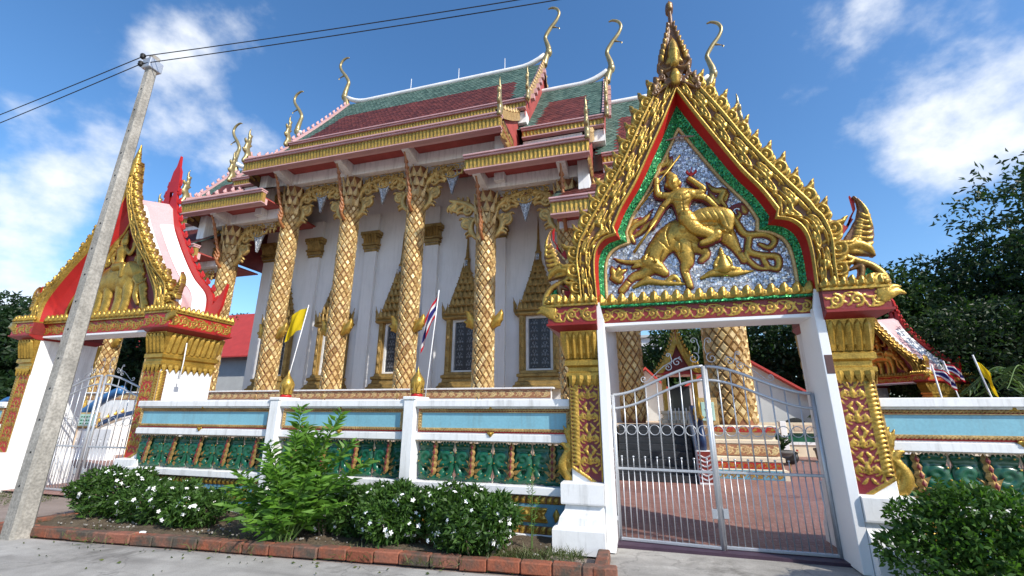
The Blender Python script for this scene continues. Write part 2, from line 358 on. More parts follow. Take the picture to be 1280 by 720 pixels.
    def build(s, name, mat, parent=None, smooth=False, loc=(0, 0, 0), kind=None, **k):
        return put(name, s.mesh(name, smooth), mat, parent, loc, kind=kind, **k)
def auto_smooth(o, ang=40):
    me = o.data; me.polygons.foreach_set('use_smooth', [True]*len(me.polygons)); me.set_sharp_from_angle(angle=R(ang)); return o
def crspline(pts, n):
    """Catmull-Rom through the points, n samples per span"""
    P = np.array(pts, float)
    if len(P) < 3:
        t = np.linspace(0, 1, n+1)[:, None]; return P[0]*(1-t)+P[1]*t
    Q = np.vstack([2*P[0]-P[1], P, 2*P[-1]-P[-2]]); o = []
    for i in range(1, len(Q)-2):
        p0, p1, p2, p3 = Q[i-1:i+3]
        for t in np.linspace(0, 1, n, endpoint=False):
            o.append(.5*((2*p1)+(-p0+p2)*t+(2*p0-5*p1+4*p2-p3)*t*t+(-p0+3*p1-3*p2+p3)*t**3))
    o.append(P[-1]); return np.array(o)
def resample(P, n):
    P = np.asarray(P, float); d = np.r_[0, np.cumsum(np.linalg.norm(np.diff(P, axis=0), axis=1))]; t = np.linspace(0, d[-1], n)
    return np.stack([np.interp(t, d, P[:, k]) for k in range(P.shape[1])], 1)
# ------------------------------------------------------------------ carved relief: strokes laid on a height field, made into a solid or a panel
class Relief:
    def __init__(s, x0, x1, z0, z1, res=.012):
        s.res = res; s.x = np.arange(x0, x1+res*.5, res); s.z = np.arange(z0, z1+res*.5, res); s.h = np.zeros((len(s.z), len(s.x)))
    def stroke(s, pts, r, k=1., b=0., add=False):
        P = crspline(pts, 8) if len(pts) > 2 else crspline(pts, 16)
        rr = np.interp(np.linspace(0, 1, len(P)), np.linspace(0, 1, len(r)), r) if hasattr(r, '__len__') else np.full(len(P), r)
        L = np.linalg.norm(np.diff(P, axis=0), axis=1).sum(); n = max(6, int(L/max(s.res*.8, .3*np.mean(rr)))+1)
        n = min(n, 200)
        t = np.linspace(0, 1, len(P)); tt = np.linspace(0, 1, n)
        X = np.interp(tt, t, P[:, 0]); Z = np.interp(tt, t, P[:, 1]); RR = np.interp(tt, t, rr)
        for x, z, q in zip(X, Z, RR):
            i0 = np.searchsorted(s.x, x-q); i1 = np.searchsorted(s.x, x+q); j0 = np.searchsorted(s.z, z-q); j1 = np.searchsorted(s.z, z+q)
            if i1 <= i0 or j1 <= j0: continue
            d = q*q-((s.x[i0:i1]-x)**2)[None, :]-((s.z[j0:j1]-z)**2)[:, None]
            hh = np.where(d > 0, b+k*np.sqrt(np.maximum(d, 0)), 0); w = s.h[j0:j1, i0:i1]; np.maximum(w, hh, out=w)
        return s
    def poly(s, pts, h):
        X, Z = np.meshgrid(s.x, s.z); ins = np.zeros(X.shape, bool); n = len(pts)
        for i in range(n):
            x1, z1 = pts[i]; x2, z2 = pts[(i+1) % n]
            if z1 == z2: continue
            c = ((z1 > Z) != (z2 > Z)) & (X < (x2-x1)*(Z-z1)/(z2-z1)+x1); ins ^= c
        s.h = np.where(ins, np.maximum(s.h, h), s.h); return s
    def clip(s, pts):
        r = Relief(s.x[0], s.x[-1], s.z[0], s.z[-1], s.res); r.h = np.zeros_like(s.h); r.x, r.z = s.x, s.z; r.poly(pts, 1); s.h = s.h*r.h; return s
    def blur(s, n=1):
        for _ in range(n):
            p = np.pad(s.h, 1, mode='edge'); s.h = (p[1:-1, 1:-1]*4+p[:-2, 1:-1]+p[2:, 1:-1]+p[1:-1, :-2]+p[1:-1, 2:])/8
        return s
    def groove(s, pts, r, depth):
        t = Relief(s.x[0], s.x[-1], s.z[0], s.z[-1], s.res); t.h = np.zeros_like(s.h); t.x, t.z = s.x, s.z; t.stroke(pts, r, 1); s.h = np.where(s.h > 0, np.maximum(s.h-t.h/r*depth, .004), s.h); return s
    def solid(s, name, depth=1., back=1., eps=.003):
        M = s.h > eps; C = M[:-1, :-1] & M[1:, :-1] & M[:-1, 1:] & M[1:, 1:]; nz, nx = s.h.shape
        idx = np.arange(nz*nx).reshape(nz, nx)
        q = np.stack([idx[:-1, :-1], idx[:-1, 1:], idx[1:, 1:], idx[1:, :-1]], -1)[C]
        N = nz*nx; X, Z = np.meshgrid(s.x, s.z); X = X.copy(); Z = Z.copy()
        Cp = np.pad(C, 1); e = []
        for (dj, di, a, b) in ((-1, 0, (0, 0), (0, 1)), (1, 0, (1, 1), (1, 0)), (0, -1, (1, 0), (0, 0)), (0, 1, (0, 1), (1, 1))):
            B = C & ~Cp[1+dj:nz+dj, 1+di:nx+di]; j, i = np.nonzero(B); e.append(np.stack([idx[j+a[0], i+a[1]], idx[j+b[0], i+b[1]]], 1))
        E = np.vstack(e) if e else np.zeros((0, 2), int)
        P = np.stack([X.ravel(), Z.ravel()], 1)
        for _ in range(4):                       # smooth the outline
            S = np.zeros_like(P); n = np.zeros(len(P)); np.add.at(S, E[:, 0], P[E[:, 1]]); np.add.at(S, E[:, 1], P[E[:, 0]]); np.add.at(n, E[:, 0], 1); np.add.at(n, E[:, 1], 1)
            k = n > 0; P[k] = .5*P[k]+.5*S[k]/n[k, None]
        h = s.h.ravel(); Vf = np.stack([P[:, 0], -h*depth, P[:, 1]], 1); Vb = np.stack([P[:, 0], h*depth*back if back > 0 else np.full_like(h, -back), P[:, 1]], 1)
        V = np.vstack([Vf, Vb]); F = np.vstack([q, q[:, ::-1]+N, np.stack([E[:, 1], E[:, 0], E[:, 0]+N, E[:, 1]+N], 1)])
        u, inv = np.unique(F, return_inverse=True); F = inv.reshape(F.shape)
        hm = max(h.max(), 1e-6); return raw_mesh(name, V[u], F, True, {'h': np.r_[h, h][u]/hm})
    def outline(s, n=1, h=.012):
        m = s.h > .003
        for _ in range(n): p = np.pad(m, 1); m = p[1:-1, 1:-1] | p[:-2, 1:-1] | p[2:, 1:-1] | p[1:-1, :-2] | p[1:-1, 2:] | p[:-2, :-2] | p[2:, 2:] | p[:-2, 2:] | p[2:, :-2]
        r = Relief(0, 1, 0, 1, 1); r.res = s.res; r.x, r.z = s.x, s.z; r.h = m*h; return r
    def panel(s, name, depth=1.):
        nz, nx = s.h.shape; idx = np.arange(nz*nx).reshape(nz, nx); q = np.stack([idx[:-1, :-1], idx[:-1, 1:], idx[1:, 1:], idx[1:, :-1]], -1).reshape(-1, 4)
        X, Z = np.meshgrid(s.x, s.z); h = s.h.copy(); h[0] = h[-1] = 0; h[:, 0] = h[:, -1] = 0
        return raw_mesh(name, np.stack([X.ravel(), -h.ravel()*depth, Z.ravel()], 1), q, True, {'h': s.h.ravel()/max(h.max(), 1e-6)})
def spiral(cx, cz, r0, turns=1.3, a0=0., sg=1, r1=.12, n=22):
    return [(cx+(r0*(1-t)+r0*r1*t)*math.cos(a0+sg*2*math.pi*turns*t), cz+(r0*(1-t)+r0*r1*t)*math.sin(a0+sg*2*math.pi*turns*t)) for t in [i/n for i in range(n+1)]]
def leaf(rel, x, z, ang, L, w=.3, curl=.25, k=1., b=0.):
    c, s_ = math.cos(ang), math.sin(ang)
    P = [(0, 0), (.35, curl*.5), (.7, curl*.55), (1, -curl*.3)]
    rel.stroke([(x+L*(u*c-v*s_), z+L*(u*s_+v*c)) for u, v in P], [L*w*.45, L*w*.62, L*w*.4, L*.02], k, b)
def vine(rel, x0, x1, zc, hh, per, k=.7):
    n = max(1, round((x1-x0)/per)); per = (x1-x0)/n
    for i in range(n):
        cx = x0+per*(i+.5); up = 1 if i % 2 else -1
        rel.stroke(spiral(cx, zc, hh*.7, 1.5, -up*math.pi/2, up), [hh*.15, hh*.15, hh*.12, hh*.17], k*1.3)
        for a, L in ((.4, .75), (-.5, .7), (2.4, .7), (3.6, .75), (1.57, .5)):
            leaf(rel, cx+per*.26*math.cos(a), zc+up*hh*.5*math.sin(a), up*a, hh*L, .3, .3, k*1.3)
        rel.stroke([(cx-per*.5, zc+up*hh*.75), (cx-per*.15, zc+up*hh*.8), (cx+per*.25, zc+up*hh*.5), (cx+per*.5, zc-up*hh*.75)], hh*.1, k*1.4)
def vine_v(rel, xc, w, z0, z1, per, k=.7):     # upright, mirrored left and right
    n = max(1, round((z1-z0)/per)); per = (z1-z0)/n
    for i in range(n):
        cz = z0+per*(i+.5)
        for sg in (-1, 1):
            rel.stroke(spiral(xc+sg*w*.25, cz, w*.21, 1.4, -math.pi/2, sg), [w*.045, w*.05, w*.04, w*.06], k*1.4)
            leaf(rel, xc+sg*w*.1, cz+per*.28, math.pi/2-sg*.9, w*.38, .34, .3*sg, k*1.3)
            leaf(rel, xc+sg*w*.08, cz-per*.32, -math.pi/2+sg*1.0, w*.36, .32, -.3*sg, k*1.3)
        leaf(rel, xc, cz-per*.1, math.pi/2, per*.5, .34, 0, k*1.2)
        for sg in (-1, 1):
            leaf(rel, xc+sg*w*.42, cz-per*.1, math.pi/2+sg*.2, per*.42, .3, .3*sg, k*1.2); leaf(rel, xc+sg*w*.3, cz+per*.34, math.pi/2-sg*1.5, w*.25, .4, .3, k*1.2); leaf(rel, xc+sg*w*.36, cz-per*.42, math.pi/2-sg*.3, per*.3, .3, -.3*sg, k*1.2); leaf(rel, xc+sg*w*.16, cz-per*.12, math.pi/2+sg*1.2, w*.2, .4, .2, k*1.2)
def flame(h=1., w=.5, d=.16, prof=None, back=True):
    prof = prof or [(0, .42), (.1, .5), (.28, .46), (.48, .3), (.72, .12), (1, 0.0)]
    V = []; F = []
    for z, q in prof: V += [(-q*w, 0, z*h), (0, -d*(.35+q), z*h), (q*w, 0, z*h), (0, d*(.35+q)*(1 if back else .2), z*h)]
    for i in range(len(prof)-1):
        for k in range(4): k2 = (k+1) % 4; F.append((i*4+k, i*4+k2, i*4+4+k2, i*4+4+k))
    F.append((3, 2, 1, 0)); return V, F
def flame_mesh(name, **k):
    V, F = flame(**k); return raw_mesh(name, V, F, False)
def crest_mesh():
    r = Relief(-.075, .075, -.005, .16, .0095); r.stroke([(0, .045), (0, .08), (.004, .12), (-.002, .155)], [.036, .032, .017, .004], .9)
    for sx in (1, -1): r.stroke([(sx*.02, .01), (sx*.046, .025), (sx*.05, .055), (sx*.03, .085)], [.014, .019, .016, .006], 1.0); r.stroke([(sx*.018, .075), (sx*.026, .1), (sx*.014, .12)], [.012, .011, .004], 1.0)
    r.stroke([(-.05, .008), (.05, .008)], .012, 1.); r.stroke([(0, .03), (0, .075)], [.012, .006], 1., .032)
    return r.solid('crest_leaf', 1.15)
CREST = crest_mesh()
PETAL = flame_mesh('petal', h=.40, w=.062, d=.05, prof=[(0, .42), (.15, .5), (.6, .5), (.82, .4), (.93, .2), (1, 0)])
DROP = flame_mesh('pendant', h=.17, w=.06, d=.035, prof=[(0, .5), (.3, .5), (.6, .34), (.85, .12), (1, 0)])
def crocket_mesh(name, res=.012):
    r = Relief(-.17, .17, -.04, .34, res)
    r.poly([(-.13, -.03), (.13, -.03), (.135, .08), (.06, .2), (.02, .33), (-.03, .2), (-.13, .09)], .02)
    r.stroke(spiral(0, .08, .098, 1.5, -1.4, 1, .1), [.022, .024, .02, .026], 1.1, .018)
    r.stroke([(-.02, .15), (.015, .22), (.0, .27), (.018, .335)], [.03, .028, .016, .005], 1., .016)
    r.stroke([(-.13, .0), (-.12, .09), (-.05, .18)], [.025, .03, .01], .7, .012); r.stroke([(.12, -.02), (.125, .06), (.06, .17)], [.025, .03, .01], .7, .012)
    return r.solid(name, 1.9)
CROCKET = crocket_mesh('crocket'); CROCKET_LO = crocket_mesh('crocket_small', .024)
def scales_h(S, T, a, b):                         # overlapping scales over a strip: S along, T across
    h = np.zeros_like(S)
    for off in (0, 1):
        u = (S/a+off*.5) % 1; v = (T/b+off*.5) % 1
        d = ((u-.62)/.62)**2+((v-.5)/.52)**2; h = np.maximum(h, np.where(d < 1, np.sqrt(np.maximum(1-d, 0))*(.45+.55*(1-u)), 0))
    return h
def copy_tree(o, parent=None):
    c = o.copy(); COL.objects.link(c); c.parent = parent
    for ch in list(o.children): copy_tree(ch, c)
    return c
# ------------------------------------------------------------------ gateways
def profile_curve(segs, n=14):
    P = [crspline(s_, n) for s_ in segs]; return np.vstack(P)
def band_mesh(name, A, B, yA, yB, both=True):
    """surface between two half outlines, mirrored"""
    mb = MB()
    for sx in ((1, -1) if both else (1,)):
        a = [(sx*x, yA, z) for x, z in A]; b = [(sx*x, yB, z) for x, z in B]
        mb.strip(a, b) if sx > 0 else mb.strip(b, a)
    return mb.mesh(name, False)
def _bpat():
    r = Relief(-.25, .75, -.05, 1.05, .01)
    for o in (-.5, 0, .5):
        r.stroke(spiral(.13+o, .30, .15, 1.4, 2.0, -1), [.05, .055, .045, .05], 1.); r.stroke(spiral(.38+o, .70, .15, 1.4, -1.0, 1), [.05, .055, .045, .05], 1.)
        for x, z, a, L in ((.2, .45, 2.6, .3), (.3, .5, -.5, .3), (.02, .55, 1.4, .3), (.28, .2, .3, .3), (.2, .85, 2.9, .3), (.45, .4, .9, .25), (.12, .1, 3.0, .25), (.45, .15, 2.0, .25)): leaf(r, x+o, z, a, L, .38, .3, .9)
    return r
BPAT = _bpat()
def bpat(S, T):
    i = np.clip(((S % .5+.0)+.25)/.01, 0, BPAT.h.shape[1]-1).astype(int); j = np.clip((T+.05)/.01, 0, BPAT.h.shape[0]-1).astype(int); return BPAT.h[j, i]/BPAT.h.max()
def barge_mesh(name, inn, outr, yf=-.10, yb=.12, sa=.10, sb=.085, amp=.065, n=380, m=30):
    I = resample(inn, n); O = resample(outr, n); s = np.r_[0, np.cumsum(np.linalg.norm(np.diff((I+O)/2, axis=0), axis=1))]
    t = np.linspace(0, 1, m); Wd = np.linalg.norm(O-I, axis=1)
    S, T = np.meshgrid(s, t, indexing='ij'); TW = T*Wd[:, None]
    h = bpat(S*.95, np.clip((T-.1)/.82, 0, 1)); edge = (T < .1) | (T > .93); h = np.where(edge, .95, h)
    X = I[:, 0][:, None]*(1-T)+O[:, 0][:, None]*T; Z = I[:, 1][:, None]*(1-T)+O[:, 1][:, None]*T; Y = yf-amp*h
    X = np.concatenate([X[:, :1], X, X[:, -1:]], 1); Z = np.concatenate([Z[:, :1], Z, Z[:, -1:]], 1); Y = np.concatenate([np.full((n, 1), yb), Y, np.full((n, 1), yb)], 1)
    H = np.concatenate([np.full((n, 1), 1.), h, np.full((n, 1), 1.)], 1); k = m+2
    idx = np.arange(n*k).reshape(n, k); F = np.stack([idx[:-1, :-1], idx[:-1, 1:], idx[1:, 1:], idx[1:, :-1]], -1).reshape(-1, 4)
    return raw_mesh(name, np.stack([X.ravel(), Y.ravel(), Z.ravel()], 1), F, True, {'h': H.ravel()})
def along(poly, step, start=.5):
    P = np.asarray(poly); d = np.r_[0, np.cumsum(np.linalg.norm(np.diff(P, axis=0), axis=1))]; o = []
    s = step*start
    while s < d[-1]-step*.3:
        i = min(np.searchsorted(d, s)-1, len(P)-2); i = max(i, 0); t = (s-d[i])/(d[i+1]-d[i]); p = P[i]*(1-t)+P[i+1]*t; tg = (P[i+1]-P[i])/np.linalg.norm(P[i+1]-P[i]); o.append((p, tg)); s += step
    return o
def corner_leaf_mesh(name):
    r = Relief(-.05, .32, -.05, .3, .014)
    for a, L in ((.25, .3), (.65, .3), (1.05, .26), (1.45, .22)): leaf(r, 0, .02, a, L, .36, .3, .7)
    r.stroke(spiral(.05, .05, .06, 1.2), .02, .8); return r.solid(name)
CORNER = corner_leaf_mesh('corner_leaf')
def bracket_mesh(name):
    r = Relief(-.05, .26, -.05, .85, .013)
    r.stroke([(0, 0), (.1, .06), (.16, .2), (.1, .35), (.02, .45), (.06, .6), (.16, .78)], [.05, .07, .075, .06, .05, .05, .008], .7)
    for z, a, L in ((.05, .2, .22), (.2, .5, .2), (.36, .7, .22), (.5, 1.0, .2), (.6, 1.3, .2), (.3, 1.9, .2)): leaf(r, .05, z, a, L, .4, .3, .75)
    r.stroke(spiral(.08, .14, .06, 1.3), .02, 1.2); return r.solid(name)
BRACKET = bracket_mesh('side_leaf_bracket')
def naga_finial(root, sx, x0, z0, k=1.):
    """upswept serpent head at the foot of a gable"""
    def q(zx, zy): return ((zx-297)/305, 1.66-(zy-64)/300)
    r = Relief(-.5, .3, -.05, 1.72, .014)
    r.poly([q(*p) for p in ((262, 62), (285, 72), (306, 105), (325, 160), (331, 240), (322, 300), (300, 335), (250, 340), (215, 355), (182, 325), (205, 275), (238, 232), (270, 182), (288, 130), (286, 95))], .03)
    for i in range(6):
        zz = 170+i*28; r.stroke([q(290-i*12, zz), q(305-i*3, zz+16), q(326-i*3, zz+8)], [.03, .04, .02], .8, .025)
        r.stroke([q(262-i*9, zz+34), q(280-i*9, zz+46), q(300-i*5, zz+36)], [.02, .035, .02], .8, .025)
    r.stroke([q(292, 90), q(312, 150), q(318, 230)], [.012, .03, .03], .8, .03)
    r.stroke([q(200, 330), q(245, 322), q(285, 345), q(308, 385)], [.09, .085, .07, .02], .7, .02); r.stroke([q(215, 350), q(255, 362), q(290, 378)], [.06, .045, .015], .7, .015)
    r.stroke(spiral(*q(225, 318), .055, 1.2), .02, .9, .06)
    r.stroke([q(205, 345), q(188, 372), q(230, 398), q(290, 430), q(325, 490), q(318, 575)], [.06, .065, .06, .06, .07, .08], .75)
    r.stroke([q(200, 440), q(245, 425), q(235, 480), q(205, 520), q(225, 580)], [.03, .05, .05, .05, .07], .75)
    r.stroke([q(180, 330), q(165, 420), q(170, 500), q(180, 575)], [.04, .04, .05, .06], .7)
    for i, (a, b) in enumerate(((200, 545), (250, 540), (300, 545), (340, 560))): leaf(r, *q(a, b+30), 1.5, .3, .4, .2, .8)
    o = put('naga_finial', r.solid('naga_finial', 1.4), 'relief_gilt_shade', root, (sx*x0, -.02, z0), scale=(sx*k, 1, k))
    mb = MB(); mb.prism([q(*p) for p in ((190, 365), (245, 395), (235, 415), (190, 400))], .0, .03); mb.prism([q(*p) for p in ((235, 430), (290, 440), (310, 520), (250, 500))], .0, .03)
    mb.build('glass_inlay', 'green_mosaic', o)
    mb = MB(); mb.prism([q(*p) for p in ((268, 60), (282, 90), (280, 135), (262, 165), (255, 180), (262, 185), (238, 218), (228, 215), (232, 228), (203, 262), (196, 210), (210, 198), (228, 225), (252, 170), (272, 140))], .01, .05); 
    mb.build('red_fin', 'red', o)
    return o
def petals_row(parent, name, me, mat, pts, tilt, up=True, yaw=0.):
    for p in pts: put(name, me, mat, parent, p, ((tilt if up else math.pi+tilt), 0, yaw) if not yaw else (0, 0, 0)).rotation_euler = (Matrix.Rotation(yaw, 3, 'Z') @ Matrix.Rotation(tilt if up else math.pi-tilt, 3, 'X')).to_euler()
def build_pillar(root, sx, c):
    a, pw, D, z1, zc = c['a'], c['pw'], c['D'], c['zl0'], c['zc']          # zc = foot of the capital
    x0, x1 = a, a+pw
    pil = MB().box(x0, x1, .02, D, .3, z1+.05, .01).build('pillar', 'white', root, scale=(sx, 1, 1))
    mb = MB(); pr = [(.25, 0), (.25, .28), (.235, .31), (.18, .33), (.16, .42), (.10, .50), (.085, .575), (.135, .58), (.14, .60), (.14, .84), (.13, .855), (.0, .86)]
    V = []; F = []
    for e, z in pr: V += [(x0+.002, -e, z), (x1+e, -e, z), (x1+e, D+e, z), (x0+.002, D+e, z)]
    for i in range(len(pr)-1):
        for k in range(4): k2 = (k+1) % 4; F.append((i*4+k, i*4+k2, i*4+4+k2, i*4+4+k))
    F.append(tuple(len(V)-4+k for k in range(4))); mb.add(V, F); mb.build('plinth', 'white', pil)
    # carved shaft panel, foot cut aslant
    w = pw*.66; r = Relief(x0, x1+.01, .7, zc+.05, .0125)
    zb = lambda x: .76+(x-x0)/pw*.26
    r.poly([(x0+.005, zb(x0)), (x1, zb(x1)), (x1, zc+.04), (x0+.005, zc+.04)], .0032)
    vine_v(r, x0+.03+w/2, w, .98, zc+.02, .31, .62)
    for xx in (x0+.02, x0+.035+w, x1-.012): r.stroke([(xx, zb(xx)+.02), (xx, zc+.03)], .011, 1.5)
    r.stroke([(x0+.02, zb(x0)+.03), (x1-.01, zb(x1)+.03)], .02, 1.2)
    z = zb(x1)+.06
    while z < zc: 
        r.stroke([(x0+.06+w, z), (x1-.03, z)], .016, 1.4); leaf(r, x0+.05+w, z+.02, .5, .1, .5, .2, .9); z += .055
    r.clip([(x0+.005, zb(x0)), (x1, zb(x1)), (x1, zc+.04), (x0+.005, zc+.04)]); r.stroke([(x0+.02, zb(x0)+.02), (x1-.01, zb(x1)+.02)], .022, 1.1)
    put('shaft_panel', r.solid('shaft_panel', 1.0, 0), c['panelmat'], pil, (0, .018, 0))
    # outer flank: gold border strip at the corner
    r = Relief(0, .16, .95, zc+.05, .016); r.poly([(0, zb(x1)), (.15, zb(x1)-.14), (.15, zc+.04), (0, zc+.04)], .0032)
    z = zb(x1)
    while z < zc: leaf(r, .03, z, .6, .11, .5, .2, .8); r.stroke([(.03, z), (.13, z)], .012, 1); z += .06
    put('shaft_flank', r.solid('shaft_flank', 1., 0), 'relief_gold', pil, (x1-.002, .02, 0), (0, 0, math.pi/2))
    put('side_leaf_bracket', BRACKET, 'gold', pil, (x1-.02, .09, .86))
    # capital
    cap = MB(); h = c['ch']
    prof = [(-.02, zc), (.0, zc+.06), (.0, zc+.12), (.035, zc+.15), (.035, zc+.2), (.005, zc+.22), (.005, zc+.28), (.05, zc+.31), (.05, zc+.38), (.015, zc+.42), (.02, zc+.46), (.05, zc+.6*h), (.10, zc+h)]
    V = []; F = []
    for e, z in prof: V += [(x0+.004, -e, z), (x1+e, -e, z), (x1+e, D+e, z), (x0+.004, D+e, z)]
    for i in range(len(prof)-1):
        for k in range(4): k2 = (k+1) % 4; F.append((i*4+k, i*4+k2, i*4+4+k2, i*4+4+k))
    cap.add(V, F); capo = cap.build('capital', 'gold', pil)
    hs = (h-.42)/.40
    n = 5; st = (pw+.05)/n
    for i in range(n): put('petal', PETAL, 'gold', capo, (x0+st*(i+.5), -.02, zc+.42), (R(14), 0, 0), (st/.062*.98, 1, hs))
    n = int(D/.13); st = (D-.02)/n
    for i in range(n): put('petal', PETAL, 'gold', capo, (x1+.02, .01+st*(i+.5), zc+.42), (Matrix.Rotation(math.pi/2, 3, 'Z') @ Matrix.Rotation(R(14), 3, 'X')).to_euler(), (st/.062*.98, 1, hs))
    n = 4; st = pw/n
    for i in range(n): put('pendant', DROP, 'gold', capo, (x0+st*(i+.5), -.03, zc+.16), (math.pi, 0, 0), (st/.062, 1, 1))
    n = int(D/.13); st = D/n
    for i in range(n): put('pendant', DROP, 'gold', capo, (x1+.03, st*(i+.5), zc+.16), (Matrix.Rotation(math.pi/2, 3, 'Z') @ Matrix.Rotation(math.pi, 3, 'X')).to_euler(), (st/.062, 1, 1))
    # entablature block
    ze = zc+h; xi = x0-.02; xo = x1+.28; yf = -.24; yb = D+.1
    mb = MB(); V = []
    for z, q in ((ze-.01, .16), (ze+.07, .0), (ze+.1, 0)): V += [(xi, yf+q, z), (xo-q, yf+q, z), (xo-q, yb-q, z), (xi, yb-q, z)]
    mb.add(V, [(3, 2, 1, 0)]+[(i*4+k, i*4+(k+1) % 4, i*4+4+(k+1) % 4, i*4+4+k) for i in range(2) for k in range(4)]+[(8, 9, 10, 11)])
    ent = mb.build('entablature', 'red_mid', root, scale=(sx, 1, 1))
    zt = c['zl1']+.03; MB().box(xi, xo-.03, yf+.03, yb-.03, ze+.1, zt, .006).build('entablature_core', 'red_dark', ent)
    r = Relief(xi, xo-.02, ze+.09, zt-.02, .012); r.h += .0006; vine(r, xi+.02, xo-.04, (ze+.07+zt)/2, (zt-ze-.14)/2, .21, .62); put('frieze', r.panel('frieze'), c['friezemat'], ent, (0, yf+.028, 0))
    r = Relief(0, yb-yf-.06, ze+.09, zt-.02, .014); r.h += .0006; vine(r, .02, yb-yf-.08, (ze+.07+zt)/2, (zt-ze-.14)/2, .22, .62); put('frieze', r.panel('frieze_flank'), c['friezemat'], ent, (xo-.028, yf+.03, 0), (0, 0, math.pi/2))
    MB().box(xi, xo+.0, yf, yb, zt-.02, zt+.02, .006).build('cornice', 'gold', ent)
    n = int((xo-xi)/.1); st = (xo-xi-.03)/n
    for i in range(n): put('crest_leaf', CREST, 'gold', ent, (xi+st*(i+.5), yf+.03, zt+.015), (R(8), 0, 0), (1.2, 1.2, 1.1+.12*(i % 2)))
    n = int((yb-yf)/.11); st = (yb-yf)/n
    for i in range(n): put('crest_leaf', CREST, 'gold', ent, (xo-.03, yf+st*(i+.5), zt+.015), (0, 0, math.pi/2), (1.2, 1.2, 1.1+.12*(i % 2)))
    put('corner_leaf', CORNER, 'gold', ent, (xo-.1, yf+.04, zt-.2)); put('corner_leaf', CORNER, 'gold', ent, (xo-.2, yf+.04, zt-.02), scale=(.9, 1, .9))
    return pil
def build_gateway(name, label, loc, c, rz=0, group=None):
    root = thing(name, label, 'gateway', loc, rz, group)
    a, D, zl0, zl1 = c['a'], c['D'], c['zl0'], c['zl1']
    for sx in (1, -1):
        build_pillar(root, sx, c)
        if c['jamb']:
            mb = MB(); mb.box(a-.115, a-.003, -.10, .52, .02, zl0+.1, .006); mb.prism([(a-.113, zl0+.1), (a-.006, zl0+.1), (a-.02, zl0+.33), (a-.06, zl0+.36)], -.098, -.06); mb.build('jamb', 'white_clean', root, scale=(sx, 1, 1))
    # lintel
    lin = MB().box(-a+.0, a-.0, .03, .52, zl0, zl1, .008).build('lintel', 'white_clean', root)
    r = Relief(-a+.02, a-.02, zl0+.05, zl1-.005, .0125); r.h += .0006; vine(r, -a+.03, a-.03, (zl0+zl1+.05)/2, (zl1-zl0-.07)/2, .22, .62); put('frieze', r.panel('lintel_frieze'), c['friezemat'], lin, (0, .028, 0))
    MB().box(-a, a, -.03, .3, zl1, zl1+.035, .005).build('moulding', 'green_mosaic' if c['cusped'] else 'gold', lin)
    n = int(2*a/.155); st = 2*a/n
    for i in range(n): put('crest_leaf', CREST, 'gold', lin, (-a+st*(i+.5), .0, zl1+.03), (R(5), 0, 0), (1.7, 1.4, 1.45))
    # gable
    inn = profile_curve(c['inner']); outr = profile_curve(c['outer']); tym = profile_curve(c['tymp'])
    N = 120; inn = resample(inn, N) if not c['cusped'] else inn; 
    if not c['cusped']: tym = resample(tym, N)
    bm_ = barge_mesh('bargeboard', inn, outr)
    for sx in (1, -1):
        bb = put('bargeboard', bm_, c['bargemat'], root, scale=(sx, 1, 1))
        for i, (p, tg) in enumerate(along(outr, c['cstep'], .6)):
            nrm = np.array([tg[1]*-1, tg[0]]); nrm = nrm if nrm[0] > 0 else -nrm
            d = nrm*.80-tg*.55; ang = math.atan2(d[0], d[1]); k = c['cscale']*(.9+.2*((i*7) % 5)/5)
            put('crocket', CROCKET, 'relief_gilt_shade', bb, (p[0]-nrm[0]*.03, -.06, p[1]-nrm[1]*.03), (0, ang, 0), (k, 1.1, k))
    ctr = [(x*.70+u*.30, z*.70+w*.30) for (x, z), (u, w) in zip(inn, tym)]
    put('red_reveal', band_mesh('red_reveal', inn, ctr, -.08, .07), 'red', root)
    if c['cusped']:
        put('green_border', band_mesh('green_border', ctr, tym, .07, .17), 'green_mosaic', root)
    else:
        put('red_border', band_mesh('red_border', ctr, tym, .07, .17), 'red', root)
    mb = MB()
    for sx in (1, -1): mb.tube([(sx*x, .165, z) for x, z in tym], .028, 8)
    mb.build('gilt_moulding', 'gold_pale' if c['cusped'] else 'gold', root, True)
    mb = MB(); mb.strip([(-x, .19, z) for x, z in tym], [(x, .19, z) for x, z in tym]); mb.build('tympanum', c['tymmat'], root)
    # roof slopes behind the gable
    back = c['back']; ro = [(max(x-.07, .0), z-.05) for x, z in outr]; zc_ = outr[0][1]-1.05; ro = [(0, zc_+.12)]+[(x, z) for x, z in ro if z < zc_]
    for sx in (1, -1):
        mb = MB(); mb.strip([(sx*x, .1, z) for x, z in ro], [(sx*x, back, z+(.25 if i < 12 else 0)*(1-i/12 if i < 12 else 0)) for i, (x, z) in enumerate(ro)])
        rs = mb.build('roof_slope', 'pink_pale', root, True)
        I2 = resample(ro, 60)
        mb = MB()
        for y0, y1 in ((.1, .3), (back-.38, back-.02)):
            mb.strip([(sx*(x+.012), y0, z+.012) for x, z in I2], [(sx*(x+.012), y1, z+.012+(.06 if y1 > .5 else 0)) for x, z in I2])
        mb.build('roof_edge', 'white_clean', rs)
        # rear bargeboard, painted red
        mb = MB(); inn2 = resample(inn, 60)-np.array([.04, .0]); inn2[:, 0] = np.maximum(inn2[:, 0], 0); o2 = resample(outr, 60)*np.array([1.0, 1.0])+np.array([.12, .05])
        for y in (back, back+.07): mb.strip([(sx*x, y, z) for x, z in inn2], [(sx*x, y, z) for x, z in o2])
        mb.strip([(sx*x, back, z) for x, z in o2], [(sx*x, back+.07, z) for x, z in o2])
        rb = mb.build('rear_bargeboard', 'red', root)
